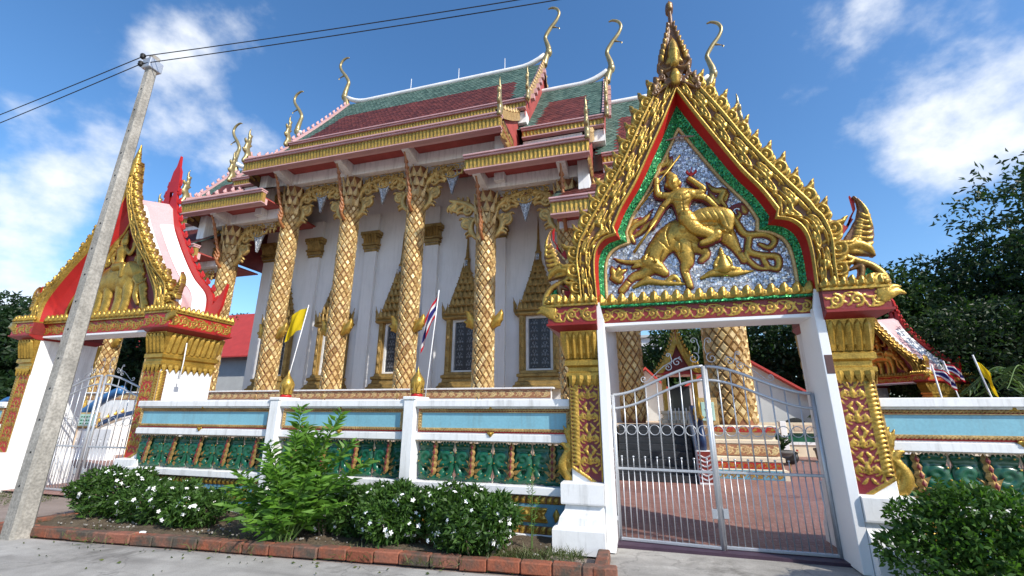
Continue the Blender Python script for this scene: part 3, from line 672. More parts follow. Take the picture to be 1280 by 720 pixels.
        for p, tg in along(o2, .3, .6):
            nrm = np.array([-tg[1], tg[0]]); nrm = nrm if nrm[0] > 0 else -nrm; d = nrm*.6-tg*.9; ang = math.atan2(d[0]*sx, d[1])
            put('red_crocket', CREST, 'red', rb, (sx*p[0], back+.035, p[1]), (0, ang, 0), (1.5, .7, 1.6))
        pe = o2[-1]; mb = MB(); mb.prism([(sx*(pe[0]-.25), pe[1]-.3), (sx*(pe[0]+.05), pe[1]-.3), (sx*(pe[0]+.3), pe[1]+.35), (sx*(pe[0]+.36), pe[1]+.9), (sx*(pe[0]+.12), pe[1]+.5), (sx*(pe[0]-.1), pe[1]+.25)], back, back+.07); mb.build('red_tip', 'red', rb)
    zt = outr[0][1]; mb = MB(); mb.prism([(-.22, zt-.3), (.22, zt-.3), (.13, zt+.35), (.05, zt+.5), (.0, zt+.85), (-.05, zt+.5), (-.13, zt+.35)], back, back+.07); mb.build('rear_spike', 'red', root)
    for sx in (1, -1): naga_finial(root, sx, c['nx'], zl1-.02, c['nk'])
    return root
MAIN = dict(a=1.49, pw=.45, D=1.1, zl0=3.05, zl1=3.33, zc=2.16, ch=.82, jamb=True, cusped=True, panelmat='relief_purple', friezemat='relief_dark', bargemat='relief_gold', tymmat='mirror_mosaic', cstep=.285, cscale=1.18, nx=2.19, nk=.86, back=1.0,
    inner=[[(0, 6.93), (.23, 6.42), (.49, 5.88), (.76, 5.33), (1.0, 4.93), (1.15, 4.60)], [(1.11, 4.48), (1.30, 4.42), (1.43, 4.25), (1.47, 3.95), (1.45, 3.36)]],
    outer=[[(.24, 7.12), (.36, 6.9), (.62, 6.4), (.92, 5.77), (1.28, 5.14), (1.58, 4.66)], [(1.62, 4.55), (1.70, 4.4), (1.75, 4.1), (1.72, 3.75), (1.70, 3.36)]],
    tymp=[[(0, 6.38), (.13, 6.12), (.27, 5.85), (.555, 5.32), (.83, 4.90), (.96, 4.60)], [(.93, 4.42), (1.12, 4.36), (1.27, 4.22), (1.33, 3.95), (1.33, 3.34)]])
gate_main = build_gateway('temple_gateway', 'gold temple gateway with mirror-glass pediment of a rider on a bull', (.90, 6.7, 0), MAIN)
# apex finial of the main gateway
r = Relief(-.42, .42, -.2, 1.95, .013)
r.poly([(-.3, -.12), (-.16, .02), (-.1, .12), (-.14, .22), (-.27, .38), (-.26, .48), (-.16, .72), (-.09, .98), (-.05, 1.2), (-.035, 1.45), (-.03, 1.6), (.03, 1.6), (.035, 1.45), (.05, 1.2), (.09, .98), (.16, .72), (.26, .48), (.27, .38), (.14, .22), (.1, .12), (.16, .02), (.3, -.12), (0, .05)], .03)
r.stroke([(0, 1.2), (0, 1.58)], [.045, .03], .9, .01); r.stroke([(0, 1.58), (0, 1.66)], .07, .9); r.stroke([(0, 1.66), (0, 1.82)], [.05, .006], .9)
for sx in (1, -1):
    r.stroke([(sx*.24, .42), (sx*.2, .6), (sx*.1, .9), (sx*.04, 1.2)], [.03, .035, .03, .02], .8, .03); r.stroke([(sx*.26, .42), (sx*.15, .3), (sx*.04, .36), (sx*.05, .5)], [.03, .035, .03, .02], .8, .03)
    r.stroke(spiral(sx*.12, .06, .07, 1.3), .025, .8, .03); leaf(r, sx*.1, .42, math.pi/2+sx*.25, .32, .34, .2*sx, .8, .03); r.stroke([(sx*.28, -.1), (sx*.15, .0), (sx*.06, .1)], .03, .8, .02)
leaf(r, 0, .38, math.pi/2, .55, .3, 0, .9, .04); leaf(r, 0, .02, math.pi/2, .3, .5, 0, .9, .03)
for i in range(7):
    zz = .48+i*.12; ww = .2*(1-i/8)
    for sx in (1, -1): leaf(r, sx*ww*.9, zz, math.pi/2-sx*.5, .17*(1-i*.07), .4, .3*sx, 1.1, .035)
for sx in (1, -1):
    for x, z, a in ((.3, .0, .9), (.22, .16, 1.0), (.34, -.12, .8)): r.stroke(spiral(sx*x, z, .06, 1.4, a, sx), .018, 1.2, .03); leaf(r, sx*x, z+.04, math.pi/2-sx*.3, .2, .35, .3*sx, 1., .02)
put('apex_finial', r.solid('apex_finial', 1.6), 'relief_gilt_shade', gate_main, (.0, -.09, 7.02), (0, R(1.5), 0))
# tympanum sculpture, drawn over the pediment field
def tq(px, py): return ((px-407)/249, 3.46+(690-py)/227)
def TQ(l): return [tq(*p) for p in l]
def s_(v): return [q/262 for q in v] if hasattr(v, '__len__') else v/262
fr = Relief(-1.3, 1.3, 3.4, 6.4, .0125)
bull = Relief(-1.3, 1.3, 3.4, 6.4, .0115)
bull.stroke(TQ([(520, 440), (440, 445), (360, 455), (290, 500)]), s_([45, 60, 62, 44]), .75)
bull.stroke(TQ([(320, 470), (275, 520), (255, 560)]), s_([50, 44, 34]), .75); bull.stroke(TQ([(245, 550), (270, 570), (300, 597)]), s_([34, 30, 17]), .85, .03)
bull.stroke(TQ([(232, 548), (180, 548), (140, 540), (112, 526)]), s_([11, 10, 8, 2]), 1., .05); bull.stroke(TQ([(225, 562), (200, 562), (178, 568)]), s_([9, 11, 3]), .9, .05)
bull.stroke(TQ([(265, 560), (225, 590), (180, 605), (140, 645)]), s_([34, 24, 17, 13]), .8, .0); bull.stroke(TQ([(150, 635), (135, 650)]), s_(15), .9)
bull.stroke(TQ([(375, 500), (385, 560), (372, 590), (385, 650)]), s_([42, 26, 16, 14]), .8, .03); bull.stroke(TQ([(400, 500), (440, 520), (455, 540), (435, 560)]), s_([34, 22, 16, 14]), .8, .0)
bull.stroke(TQ([(515, 450), (545, 500), (560, 530), (580, 570)]), s_([44, 26, 16, 13]), .8, .02); bull.stroke(TQ([(572, 550), (580, 572)]), s_(15), .9)
bull.stroke(TQ([(540, 400), (555, 385), (575, 372), (600, 372), (608, 395)]), s_([10, 7, 6, 8, 13]), .9)
bull.stroke(TQ([(380, 445), (450, 405), (530, 415), (535, 460)]), s_([20, 30, 34, 20]), .5, .17)
for i in range(4): bull.groove(TQ([(452+i*22, 400), (468+i*20, 425), (470+i*22, 455)]), .012, .012)
bull.groove(TQ([(290, 480), (330, 520), (370, 530)]), .014, .02); bull.groove(TQ([(268, 575), (290, 580)]), .01, .015); bull.stroke(TQ([(262, 556), (268, 558)]), s_(6), .9, .17)
for pts in ([(330, 430), (318, 460), (325, 500)], [(420, 470), (450, 500), (440, 520)], [(505, 430), (520, 460), (545, 480)], [(300, 520), (288, 540), (290, 560)], [(248, 520), (235, 545)], [(345, 480), (365, 500), (360, 540)], [(245, 530), (262, 545), (262, 560)], [(160, 612), (170, 622)], [(375, 600), (386, 602)], [(566, 545), (580, 540)], [(410, 420), (440, 440), (500, 445)]): bull.groove(TQ(pts), .013, .035)
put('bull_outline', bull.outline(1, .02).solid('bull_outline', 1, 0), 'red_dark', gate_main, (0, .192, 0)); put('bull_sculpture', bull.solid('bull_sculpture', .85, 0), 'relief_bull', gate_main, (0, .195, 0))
rd = Relief(-1.3, 1.3, 3.4, 6.4, .0115)
rd.stroke(TQ([(398, 415), (388, 385), (384, 355), (386, 325)]), s_([36, 27, 30, 44]), .75); rd.stroke(TQ([(352, 318), (385, 312), (420, 316)]), s_([22, 30, 24]), .8, .02)
rd.stroke(TQ([(375, 300), (366, 285)]), s_(14), .9, .03); rd.stroke(TQ([(361, 278), (360, 262)]), s_([22, 27]), .95, .04); rd.stroke(TQ([(360, 268), (359, 274)]), s_([5, 6]), 1., .135); rd.stroke(TQ([(333, 268), (335, 276)]), s_(6), 1., .05); rd.stroke(TQ([(387, 266), (386, 274)]), s_(6), 1., .05); rd.stroke(TQ([(360, 250), (352, 232), (347, 218)]), s_([24, 16, 4]), .9, .035)
rd.stroke(TQ([(352, 316), (318, 308), (300, 300), (298, 270), (300, 242)]), s_([17, 15, 14, 12, 12]), .9, .02)
rd.stroke(TQ([(348, 325), (315, 355), (290, 390), (268, 420)]), s_([15, 14, 12, 12]), .9, .02)
rd.stroke(TQ([(425, 312), (455, 315), (468, 300), (445, 275), (425, 255)]), s_([17, 15, 14, 12, 12]), .9, .02)
rd.stroke(TQ([(428, 322), (470, 335), (495, 360), (515, 385)]), s_([15, 14, 12, 10]), .9, .01)
rd.stroke(TQ([(395, 410), (420, 450), (455, 470), (495, 490)]), s_([34, 28, 22, 16]), .8, .06); rd.stroke(TQ([(495, 480), (470, 500), (440, 508)]), s_([20, 15, 12]), .8, .06)
rd.groove(TQ([(360, 340), (385, 348), (410, 338)]), .011, .014); rd.groove(TQ([(368, 372), (400, 372)]), .011, .014); rd.groove(TQ([(385, 330), (387, 345)]), .008, .01); rd.groove(TQ([(350, 268), (370, 266)]), .006, .008); rd.groove(TQ([(353, 254), (358, 254)]), .005, .01); rd.groove(TQ([(364, 253), (370, 253)]), .005, .01)
for pts in ([(365, 395), (400, 398), (425, 388)], [(368, 402), (400, 406), (428, 396)], [(410, 430), (440, 430)], [(425, 450), (452, 448)], [(318, 300), (312, 316)], [(296, 262), (306, 262)], [(458, 300), (470, 312)], [(362, 318), (386, 326), (410, 316)], [(345, 244), (374, 244)], [(386, 350), (388, 378)], [(310, 352), (322, 362)], [(475, 332), (468, 346)]): rd.groove(TQ(pts), .009, .022)
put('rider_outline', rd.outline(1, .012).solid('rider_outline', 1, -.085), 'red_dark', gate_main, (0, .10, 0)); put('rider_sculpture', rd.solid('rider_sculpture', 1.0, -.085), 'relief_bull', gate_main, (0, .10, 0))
mb = MB()
def t3(px, py, y): x, z = tq(px, py); return (x, y, z)
staff = MB().tube([t3(217, 352, .1), t3(400, 155, .06)], .016, 8).build('staff', 'gold', gate_main, True)
MB().tube([t3(190, 517, .1), t3(285, 405, .05)], [.026, .018], 8).build('club', 'gold', gate_main, True)
tr = Relief(-1.3, 1.3, 3.4, 6.4, .0115); tr.stroke(TQ([(428, 255), (437, 205)]), s_([6, 3]), 1.4); tr.stroke(TQ([(432, 240), (418, 228), (420, 212)]), s_([6, 7, 2]), 1.4); tr.stroke(TQ([(432, 240), (450, 230), (451, 212)]), s_([6, 7, 2]), 1.4)
put('trident', tr.solid('trident', 1, 0), 'red', gate_main, (0, .10, 0))
def flames_on(name, strokes):
    r = Relief(-1.3, 1.3, 3.4, 6.4, .0115)
    for pts, rad in strokes: r.stroke(TQ(pts), s_(rad), .9)
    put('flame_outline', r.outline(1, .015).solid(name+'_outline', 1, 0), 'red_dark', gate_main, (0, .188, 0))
    return put('flame_ornament', r.solid(name, 1., 0), 'gold', gate_main, (0, .19, 0))
flames_on('flame_a', [([(305, 215), (312, 180), (345, 165), (350, 130), (365, 95)], [8, 16, 15, 12, 2]), ([(320, 205), (350, 195), (365, 165), (372, 140)], [8, 12, 9, 2]), ([(310, 205), (300, 185), (312, 165)], [8, 9, 2])])
flames_on('flame_b', [([(195, 470), (180, 435), (205, 405), (240, 390), (280, 345)], [8, 15, 15, 13, 2]), ([(215, 440), (245, 415), (275, 385)], [10, 13, 2]), ([(185, 420), (200, 390), (230, 375)], [8, 9, 2]), ([(190, 450), (210, 440), (205, 425)], [8, 8, 4])])
flames_on('flame_c', [([(545, 370), (530, 340), (545, 310), (510, 300), (487, 265)], [8, 15, 15, 13, 2]), ([(520, 355), (500, 325), (492, 300)], [9, 11, 2]), ([(548, 345), (556, 320), (540, 290)], [7, 8, 2])])
flames_on('scroll_vine', [([(560, 400), (575, 440), (600, 480), (660, 485), (690, 510), (670, 535), (640, 520)], [13, 15, 15, 14, 13, 11, 8]), ([(610, 490), (600, 540), (640, 560), (690, 570), (685, 610), (650, 600)], [12, 15, 14, 13, 12, 8]), ([(640, 560), (650, 590), (665, 610)], [10, 12, 4]), ([(605, 520), (590, 560), (620, 600), (665, 612)], [9, 11, 11, 4]), ([(570, 425), (590, 405), (580, 385)], [8, 9, 3])])
flames_on('small_flower', [([(110, 605), (105, 575), (103, 555)], [10, 12, 2]), ([(115, 605), (140, 580), (162, 572)], [10, 12, 2]), ([(105, 600), (125, 612), (140, 600)], [14, 14, 8]), ([(118, 590), (128, 570), (132, 555)], [9, 9, 2])])
cl = Relief(-1.3, 1.3, 3.4, 6.4, .012)
for pts, rad in (([(180, 640), (230, 622), (290, 632), (370, 640)], [8, 16, 13, 6]), ([(215, 628), (235, 610), (260, 625)], [10, 12, 8]), ([(300, 632), (330, 612), (350, 628)], [10, 13, 8]), ([(425, 625), (470, 610), (540, 615), (605, 612)], [7, 16, 16, 5]), ([(455, 615), (500, 598), (560, 602)], [10, 18, 10])): cl.stroke(TQ(pts), s_(rad), .9)
put('cloud_ornament', cl.solid('cloud_ornament', 1, 0), 'gold', gate_main, (0, .19, 0))
ht = Relief(-1.3, 1.3, 3.4, 6.4, .0115); ht.stroke(TQ([(508, 595), (507, 560)]), s_([28, 20]), .8); ht.stroke(TQ([(480, 600), (510, 590), (540, 600)]), s_([12, 15, 12]), .9); ht.stroke(TQ([(506, 545), (506, 536)]), s_(11), 1); ht.stroke(TQ([(506, 532), (504, 515)]), s_([9, 2]), 1); ht.stroke(TQ([(490, 560), (478, 585), (505, 592)]), s_([8, 7, 6]), 1, .03); ht.stroke(TQ([(524, 560), (534, 585), (512, 592)]), s_([8, 7, 6]), 1, .03)
put('seated_figure', ht.solid('seated_figure', 1, 0), 'gold', gate_main, (0, .17, 0))
# lean of the real gable: the upper part sits a hair clockwise
MB().box(1.395, 1.485, -.104, -.098, 2.28, 2.52, .002).build('plaque', 'plaque', gate_main)
# ---- the two plainer gateways share one form
PLAIN = dict(a=1.85, pw=.48, D=1.25, zl0=3.50, zl1=3.84, zc=2.60, ch=.86, jamb=False, cusped=False, panelmat='relief_red', friezemat='relief_red', bargemat='relief_gold', tymmat='red_dark', cstep=.27, cscale=.9, nx=2.42, nk=.62, back=.92,
    inner=[[(0, 7.25), (.22, 6.7), (.70, 5.82), (1.35, 5.1), (1.85, 4.42), (1.93, 3.86)]],
    outer=[[(.01, 8.0), (.10, 7.5), (.34, 6.8), (.90, 5.9), (1.55, 5.06), (2.12, 4.5), (2.16, 3.86)]],
    tymp=[[(0, 6.55), (.2, 6.1), (.55, 5.75), (1.0, 5.05), (1.42, 4.42), (1.52, 3.84)]])
gate_left = build_gateway('temple_gateway', 'red and gold gateway with pink roof and elephant relief behind the concrete pole', (-12.25, 7.1, 0), PLAIN)
el = Relief(-1.6, 1.6, 3.8, 6.6, .0135)
el.stroke([(-.45, 4.85), (-.1, 4.95), (.3, 4.9)], [.3, .36, .32], .6); 
for x in (-.5, -.2, .2, .45): el.stroke([(x, 4.8), (x+.03, 4.4), (x, 4.02)], [.17, .12, .12], .8, .02)
el.stroke([(.42, 5.1), (.62, 5.05)], [.25, .2], .7, .03); el.stroke([(.62, 5.0), (.78, 4.8), (.78, 4.45), (.9, 4.25)], [.12, .1, .075, .05], .9, .04); el.stroke([(.66, 4.85), (.85, 4.72), (.98, 4.78)], [.05, .04, .01], .9, .1)
el.stroke([(.42, 5.2), (.3, 5.05), (.38, 4.9)], [.12, .13, .06], .7, .13); el.stroke([(-.72, 4.95), (-.85, 4.7), (-.82, 4.4)], [.04, .03, .03], .9)
el.blur(1); put('elephant_sculpture', el.solid('elephant_sculpture', .7, 0), 'gold', gate_left, (0, .19, 0))
rl = Relief(-1.6, 1.6, 3.8, 7., .0135)
rl.stroke([(-.02, 5.2), (0, 5.45), (0, 5.65)], [.15, .12, .17], .8); rl.stroke([(0, 5.85), (0, 5.92)], .11, .9); rl.stroke([(0, 6.0), (0, 6.22)], [.09, .01], .9); rl.stroke([(.1, 5.68), (.3, 5.55), (.4, 5.8)], .06, .9); rl.stroke([(-.1, 5.68), (-.3, 5.5), (-.2, 5.35)], .06, .9); rl.stroke([(0, 5.2), (.25, 5.2), (.28, 4.95)], [.12, .1, .07], .9, .08)
rl.blur(1); put('rider_sculpture', rl.solid('rider_sculpture', .8, 0), 'gold', gate_left, (0, .14, 0))
r = Relief(-1.6, 1.6, 3.8, 6.9, .0135)
for sx in (1, -1):
    r.stroke([(sx*1.15, 4.1), (sx*1.0, 4.5), (sx*.75, 5.0), (sx*.55, 5.5), (sx*.3, 6.0), (sx*.1, 6.5)], [.08, .1, .09, .08, .06, .02], .8)
    for z, x in ((4.2, 1.2), (4.6, 1.05), (5.0, .85), (5.4, .65), (5.8, .45)):
        r.stroke(spiral(sx*(x-.12), z, .13, 1.3, 0, sx), .035, 1.); leaf(r, sx*x, z, math.pi/2+sx*.3, .32, .4, .3*sx, .9)
r.blur(1); put('flame_border', r.solid('flame_border', 1, 0), 'gold', gate_left, (0, .19, 0))
r = Relief(-.25, .25, -.4, 1.0, .014); r.stroke([(0, -.35), (0, .1), (.0, .5), (0, .95)], [.16, .13, .07, .008], .6)
for z in (-.2, 0, .2, .4):
    for sx in (1, -1): leaf(r, sx*.03, z, math.pi/2-sx*.6, .24*(1-z*.8), .4, .3*sx, .9)
put('apex_finial', r.solid('apex_finial_plain', 1.2), 'gold', gate_left, (0, -.08, 7.9), scale=(.8, 1, .75))
gate_right = copy_tree(gate_left)
gate_right.location = (12.4, 28.5, 0); gate_right.rotation_euler = (0, 0, R(-56)); gate_right.scale = (.9, 2.3, .98)
tag(gate_right, 'far gold and pink gateway standing before dark trees, beyond the boundary wall', 'gateway')
for o in (gate_left, gate_right): o['group'] = 'plain red and gold gateways'
# ------------------------------------------------------------------ steel gate leaves
def gate_leaf(label, loc, rz, L, z_end, z_mid, hinge):
    root = thing('gate_leaf', label, 'gate', loc, rz, 'steel gate leaves')
    # x from 0 (hinge side) to L (meeting side); mirrored through hinge = -1
    sx = hinge
    def top(u): s = u/L; return z_end+(z_mid-z_end)*(s*s*(3-2*s))
    def bar(name, pts, r, parent=root, n=8): return MB().tube([(sx*x, y, z) for x, y, z in pts], r, n).build(name, 'silver', parent, True)
    bar('stile', [(0, 0, .03), (0, 0, z_end)], .028); bar('stile', [(L, 0, .03), (L, 0, z_mid)], .030)
    us = np.linspace(0, L, 22); bar('top_rail', [(u, 0, top(u)) for u in us], .022); bar('second_rail', [(u, 0, top(u)-.2) for u in us], .019)
    MB().box(sx*.0, sx*L, -.022, .022, .05, .09, .006).build('bottom_rail', 'silver', root); MB().box(sx*0, sx*L, -.02, .02, .985, 1.02, .006).build('mid_rail', 'silver', root)
    n = 8; st = L/n
    for i in range(1, n):
        u = st*i; bar('long_bar', [(u, 0, 1.02), (u, 0, top(u))], .010, n=6)
    for i in range(0, 2*n-1):
        u = st*.5*(i+1); o = bar('lower_bar', [(u, 0, .09), (u, 0, .985)], .0075, n=6)
    for i in range(n):
        u = st*(i+.5); o = bar('short_bar', [(u, 0, 1.02), (u, 0, 1.16)], .0075, n=6); mb = MB(); mb.lathe([(.0, 0), (.016, .008), (.016, .022), (.0, .03)], 8, (sx*u, 0, 1.155)); mb.build('ball_tip', 'silver', o, True)
        ring = [(u+st*.42*math.cos(w), 0, 1.55+st*.42*math.sin(w)) for w in np.linspace(0, 2*math.pi, 25)]; bar('ring', ring, .006, n=5)
    # wrought scrolls standing on the top rail
    for u0, k, fl in ((L-.02, 1.0, -1), (L-.42, .7, -1)):
        b = top(u0)+.02; P = [(u0+fl*x*k, 0, b+z*k) for x, z in spiral(.09, .1, .085, 1.4, math.pi/2, 1)[::-1]]+[(u0+fl*x*k, 0, b+z*k) for x, z in ((.02, .17), (-.0, .26), (.02, .34))]+[(u0+fl*x*k, 0, b+z*k) for x, z in spiral(.07, .36, .05, 1.3, math.pi, -1)]
        bar('scroll', P, .007, n=5)
    u0 = L-.3; P = [(u0+x, 0, top(u0)+.02+z) for x, z in spiral(-.05, .1, .07, 1.4, 0, 1)[::-1]]+[(u0-.0, 0, top(u0)+.2), (u0-.25, 0, top(u0-.25)+.16), (u0-.5, 0, top(u0-.5)+.05)]+[(u0-.55+x, 0, top(u0-.5)+.09+z) for x, z in spiral(0, 0, .05, 1.2, -1.2, -1)]; bar('scroll', P, .007, n=5)
    for z in (.3, 1.85): MB().box(-sx*.0, -sx*.06, -.02, .02, z, z+.06, .004).build('hinge', 'silver', root)
    MB().box(sx*(L-.09), sx*(L-.02), -.03, .03, .42, .54, .004).build('latch', 'silver', root)
    return root
gate_leaf('silver steel gate leaf hung on the plain white jamb nearer the flowering shrubs', (-.44, 7.18, 0), R(-4.5), 1.33, 2.06, 2.46, 1)
gate_leaf('silver steel gate leaf hung on the jamb that bears a brown plaque', (2.25, 7.14, 0), R(.5), 1.33, 2.06, 2.46, -1)
gate_leaf('silver steel gate leaf half hidden behind the concrete pole', (-14.05, 7.6, 0), R(-2), 1.72, 2.2, 2.6, 1)
gate_leaf('silver steel gate leaf of the elephant gateway, beside the pillar that joins the panelled wall', (-10.47, 7.6, 0), R(2), 1.72, 2.2, 2.6, -1)
# ------------------------------------------------------------------ boundary walls
def scroll_unit():
    r = Relief(-.33, .33, 0, .63, .0125)
    for sx in (1, -1):
        r.stroke([(sx*x, z) for x, z in spiral(.175, .36, .115, 1.15, -2.2, 1)], [.06, .06, .055, .05], .75)
        r.stroke([(sx*.03, .05), (sx*.12, .06), (sx*.24, .12), (sx*.285, .25), (sx*.29, .42)], [.05, .06, .06, .05, .04], .75)
        r.stroke([(sx*.10, .05), (sx*.10, .18), (sx*.07, .28)], [.06, .055, .03], .7); r.stroke([(sx*.22, .06), (sx*.29, .05)], [.05, .035], .7)
        r.stroke([(sx*.29, .56), (sx*.24, .57), (sx*.12, .57), (sx*.06, .52)], [.04, .05, .045, .02], .7); r.stroke([(sx*.07, .5), (sx*.18, .505), (sx*.29, .5)], [.03, .04, .03], .6); r.stroke([(sx*.10, .45), (sx*.06, .36), (sx*.05, .22)], [.045, .04, .03], .7)
        for x, z in ((.29, .3), (.23, .12), (.1, .06), (.25, .56), (.13, .56), (.285, .44)): r.stroke([(sx*x, z), (sx*x+.001, z)], .014, 1., .04)
    r.blur(1); return r.solid('green_scroll_panel', 1.1)
SCROLL = scroll_unit()
def stud_mesh():
    mb = MB()
    for sx in (1, -1):
        for x, z in ((.29, .3), (.23, .12), (.1, .06), (.25, .56), (.13, .56), (.285, .44), (.16, .26)): mb.lathe([(0, 0), (.011, .0), (.011, .012), (0, .016)], 6, M=Matrix.Translation((sx*x, -.055, z)) @ Matrix.Rotation(math.pi/2, 4, 'X'))
    return mb.mesh('gilt_studs')
STUD = stud_mesh()
def flame_stack():
    mb = MB()
    for i in range(5):
        V, F = flame(.17, .12-.008*abs(i-1), .03, [(0, .06), (.2, .36), (.45, .5), (.7, .3), (1, 0)]); mb.add(V, F, Matrix.Translation((0, -.06-.014*(4-i), .09+.094*i)) @ Matrix.Rotation(R(-9), 4, 'X'))
    for sx in (1, -1):
        [mb.add(*flame(L_, .065, .02), Matrix.Translation((sx*.04, -.05, z_)) @ Matrix.Rotation(sx*a_, 4, 'Y')) for L_, z_, a_ in ((.14, .16, 1.1), (.12, .26, .8), (.11, .09, 1.6))]
    return mb.mesh('gilt_flame_stack')
FSTACK = flame_stack()
def core_mesh():
    mb = MB()
    for i in range(5): V, F = flame(.09, .05, .012, [(0, .1), (.4, .5), (1, 0)]); mb.add(V, F, Matrix.Translation((0, -.085-.014*(4-i), .12+.094*i)) @ Matrix.Rotation(R(-9), 4, 'X'))
    return mb.mesh('red_cores')
FCORE = core_mesh()
def rope(mb, x0, x1, z, r=.022, y=0.):           # twisted rope moulding
    n = max(2, int((x1-x0)/.045)); st = (x1-x0)/n
    for i in range(n):
        a = x0+st*i; V, F = flame(st*1.5, .5*r*2.6, r*.9, [(0, .25), (.25, .5), (.75, .5), (1, .2)]); mb.add(V, F, Matrix.Translation((a-st*.1, y, z-r*.35)) @ Matrix.Rotation(R(62), 4, 'Y'))
BUD = [(.0, .0), (.085, .0), (.085, .03), (.06, .05), (.075, .07), (.11, .12), (.125, .18), (.115, .24), (.07, .31), (.03, .37), (.012, .43), (.0, .47)]
def boundary_wall(label, x0, x1, posts, Y, group='boundary wall lengths', end_post=True):
    root = thing('boundary_wall', label, 'wall', (x0, Y, 0), 0, group); L = x1-x0
    MB().box(0, L, .0, .34, 0, .10, .008).build('footing', 'white', root)
    MB().box(0, L, .05, .30, .10, .62).build('dado', 'blue_dado', root)
    MB().box(0, L, -.02, .36, .62, .735, .01).build('lower_rail', 'white', root)
    MB().box(0, L, .02, .32, 1.35, 1.46, .008).build('upper_rail', 'white', root)
    MB().box(0, L, .05, .30, 1.46, 1.86).build('panel_core', 'white', root)
    MB().box(0, L, -.05, .39, 1.87, 1.985, .012).build('coping', 'white', root); MB().box(0, L, .0, .34, 1.845, 1.875, .006).build('coping_bed', 'white', root)
    r = Relief(0, L, .50, .61, .0135); r.h += .0006; n = int(L/.1)
    for i in range(n): leaf(r, L*(i+.2)/n, .515, 1.0, .1, .6, .2, .8)
    r.stroke([(0, .51), (L, .51)], .012, 1); put('gilt_band', r.panel('gilt_band_top'), 'relief_gold', root, (0, .045, 0))
    r = Relief(0, L, .10, .21, .0135); r.h += .0006
    for i in range(n): leaf(r, L*(i+.2)/n, .12, 1.0, .1, .6, .2, .8)
    r.stroke([(0, .115), (L, .115)], .012, 1); put('gilt_band', r.panel('gilt_band_foot'), 'relief_gold', root, (0, .045, 0))
    xs = [0]+[p-x0 for p in posts]+[L]
    for p in posts:
        px = p-x0; po = MB().box(px-.10, px+.10, -.075, .415, .10, 1.985, .01).box(px-.118, px+.118, -.09, .43, 1.985, 2.04, .01).build('post', 'white', root)
        MB().lathe([(0, 0), (.1, 0), (.105, .03), (.09, .055), (0, .055)], 16, (px, .17, 2.04)).build('bud_base', 'red', po, True)
        mb = MB(); mb.lathe([(q, z+.05) for q, z in BUD], 16, (px, .17, 2.04))
        for k in range(8): V, F = flame(.2, .07, .014); mb.add(V, F, Matrix.Translation((px, .17, 2.10)) @ Matrix.Rotation(k*math.pi/4, 4, 'Z') @ Matrix.Translation((0, -.105, 0)) @ Matrix.Rotation(R(6), 4, 'X'))
        auto_smooth(mb.build('lotus_bud', 'gold', po), 50)
    for i in range(len(xs)-1):
        a = xs[i]+(.11 if i > 0 else 0); b = xs[i+1]-(.11 if i < len(xs)-2 else 0)
        # blue panel in a gilt rope frame
        pn = MB().box(a+.09, b-.09, .035, .05, 1.545, 1.78).build('blue_panel', 'blue_panel', root)
        MB().box(a+.02, b-.02, .042, .0495, 1.475, 1.85).build('red_ground', 'red', pn)
        mb = MB(); rope(mb, a+.05, b-.05, 1.815, y=.025); rope(mb, a+.05, b-.05, 1.51, y=.025)
        for xx in (a+.05, b-.05):
            for k in range(6): V, F = flame(.06, .05, .02, [(0, .25), (.25, .5), (.75, .5), (1, .2)]); mb.add(V, F, Matrix.Translation((xx-.02, .025, 1.53+.045*k)) @ Matrix.Rotation(R(35), 4, 'Y'))
        mb.build('rope_frame', 'gold_pale', pn, kind='stuff')
        mb = MB(); mb.box(a+.075, b-.075, .022, .042, 1.782, 1.795); mb.box(a+.075, b-.075, .022, .042, 1.532, 1.545); mb.box(a+.075, a+.088, .022, .042, 1.545, 1.782); mb.box(b-.088, b-.075, .022, .042, 1.545, 1.782); mb.build('inner_bead', 'gold_pale', pn, kind='stuff')
        for z, u in ((1.845, 1), (1.475, -1)): put('rope_boss', CREST, 'gold', pn, ((a+b)/2, .02, z-u*.02), (0 if u > 0 else math.pi, 0, 0), (.9, .7, .6))
        # pierced scroll panels
        n = max(1, round((b-a)/.655)); st = (b-a)/n
        for k in range(n):
            o = put('green_scroll_panel', SCROLL, 'green_enamel', root, (a+st*(k+.5), .16, .73), scale=(st/.66, 1, .985), rot=(random.uniform(-.015, .015), 0, random.uniform(-.02, .02)))
            MB().box(-.285, .285, .03, .05, .03, .58).build('green_backing', 'green_enamel', o); put('gilt_studs', STUD, 'gold', o, kind='stuff'); put('gilt_flame', FSTACK, 'flame_brown', o, scale=(1, .8, 1), rot=(0, 0, random.uniform(-.04, .04))); put('red_cores', FCORE, 'red_dark', o, kind='stuff')
            V, F = flame(.62, .05, .012, [(0, .3), (.06, .5), (.14, .2), (.3, .1), (.6, .1), (.74, .2), (.86, .8), (1, .5)]); MB().add(V, F).build('gap_baluster', 'stone_trim', o, loc=(.33, 0, 0), scale=(.6, 1, 1))
        mb = MB(); m_ = int((b-a)/.05)
        for k in range(m_): V, F = flame(.05, .045, .012); mb.add(V, F, Matrix.Translation((a+(b-a)*(k+.5)/m_, .06, 1.355)) @ Matrix.Rotation(math.pi, 4, 'X'))
        mb.box(a, b, .05, .08, 1.335, 1.352); mb.build('lace_trim', 'stone_trim', root, kind='stuff')
        # dado ornament
        r = Relief(-.45, .45, .225, .49, .0135)
        r.poly([(-.44, .36), (-.38, .25), (-.3, .36), (-.38, .47)], .02); r.poly([(.44, .36), (.38, .25), (.3, .36), (.38, .47)], .02)
        r.poly([(-.27, .46), (.27, .46), (.21, .36), (.27, .25), (-.27, .25), (-.21, .36)], .012)
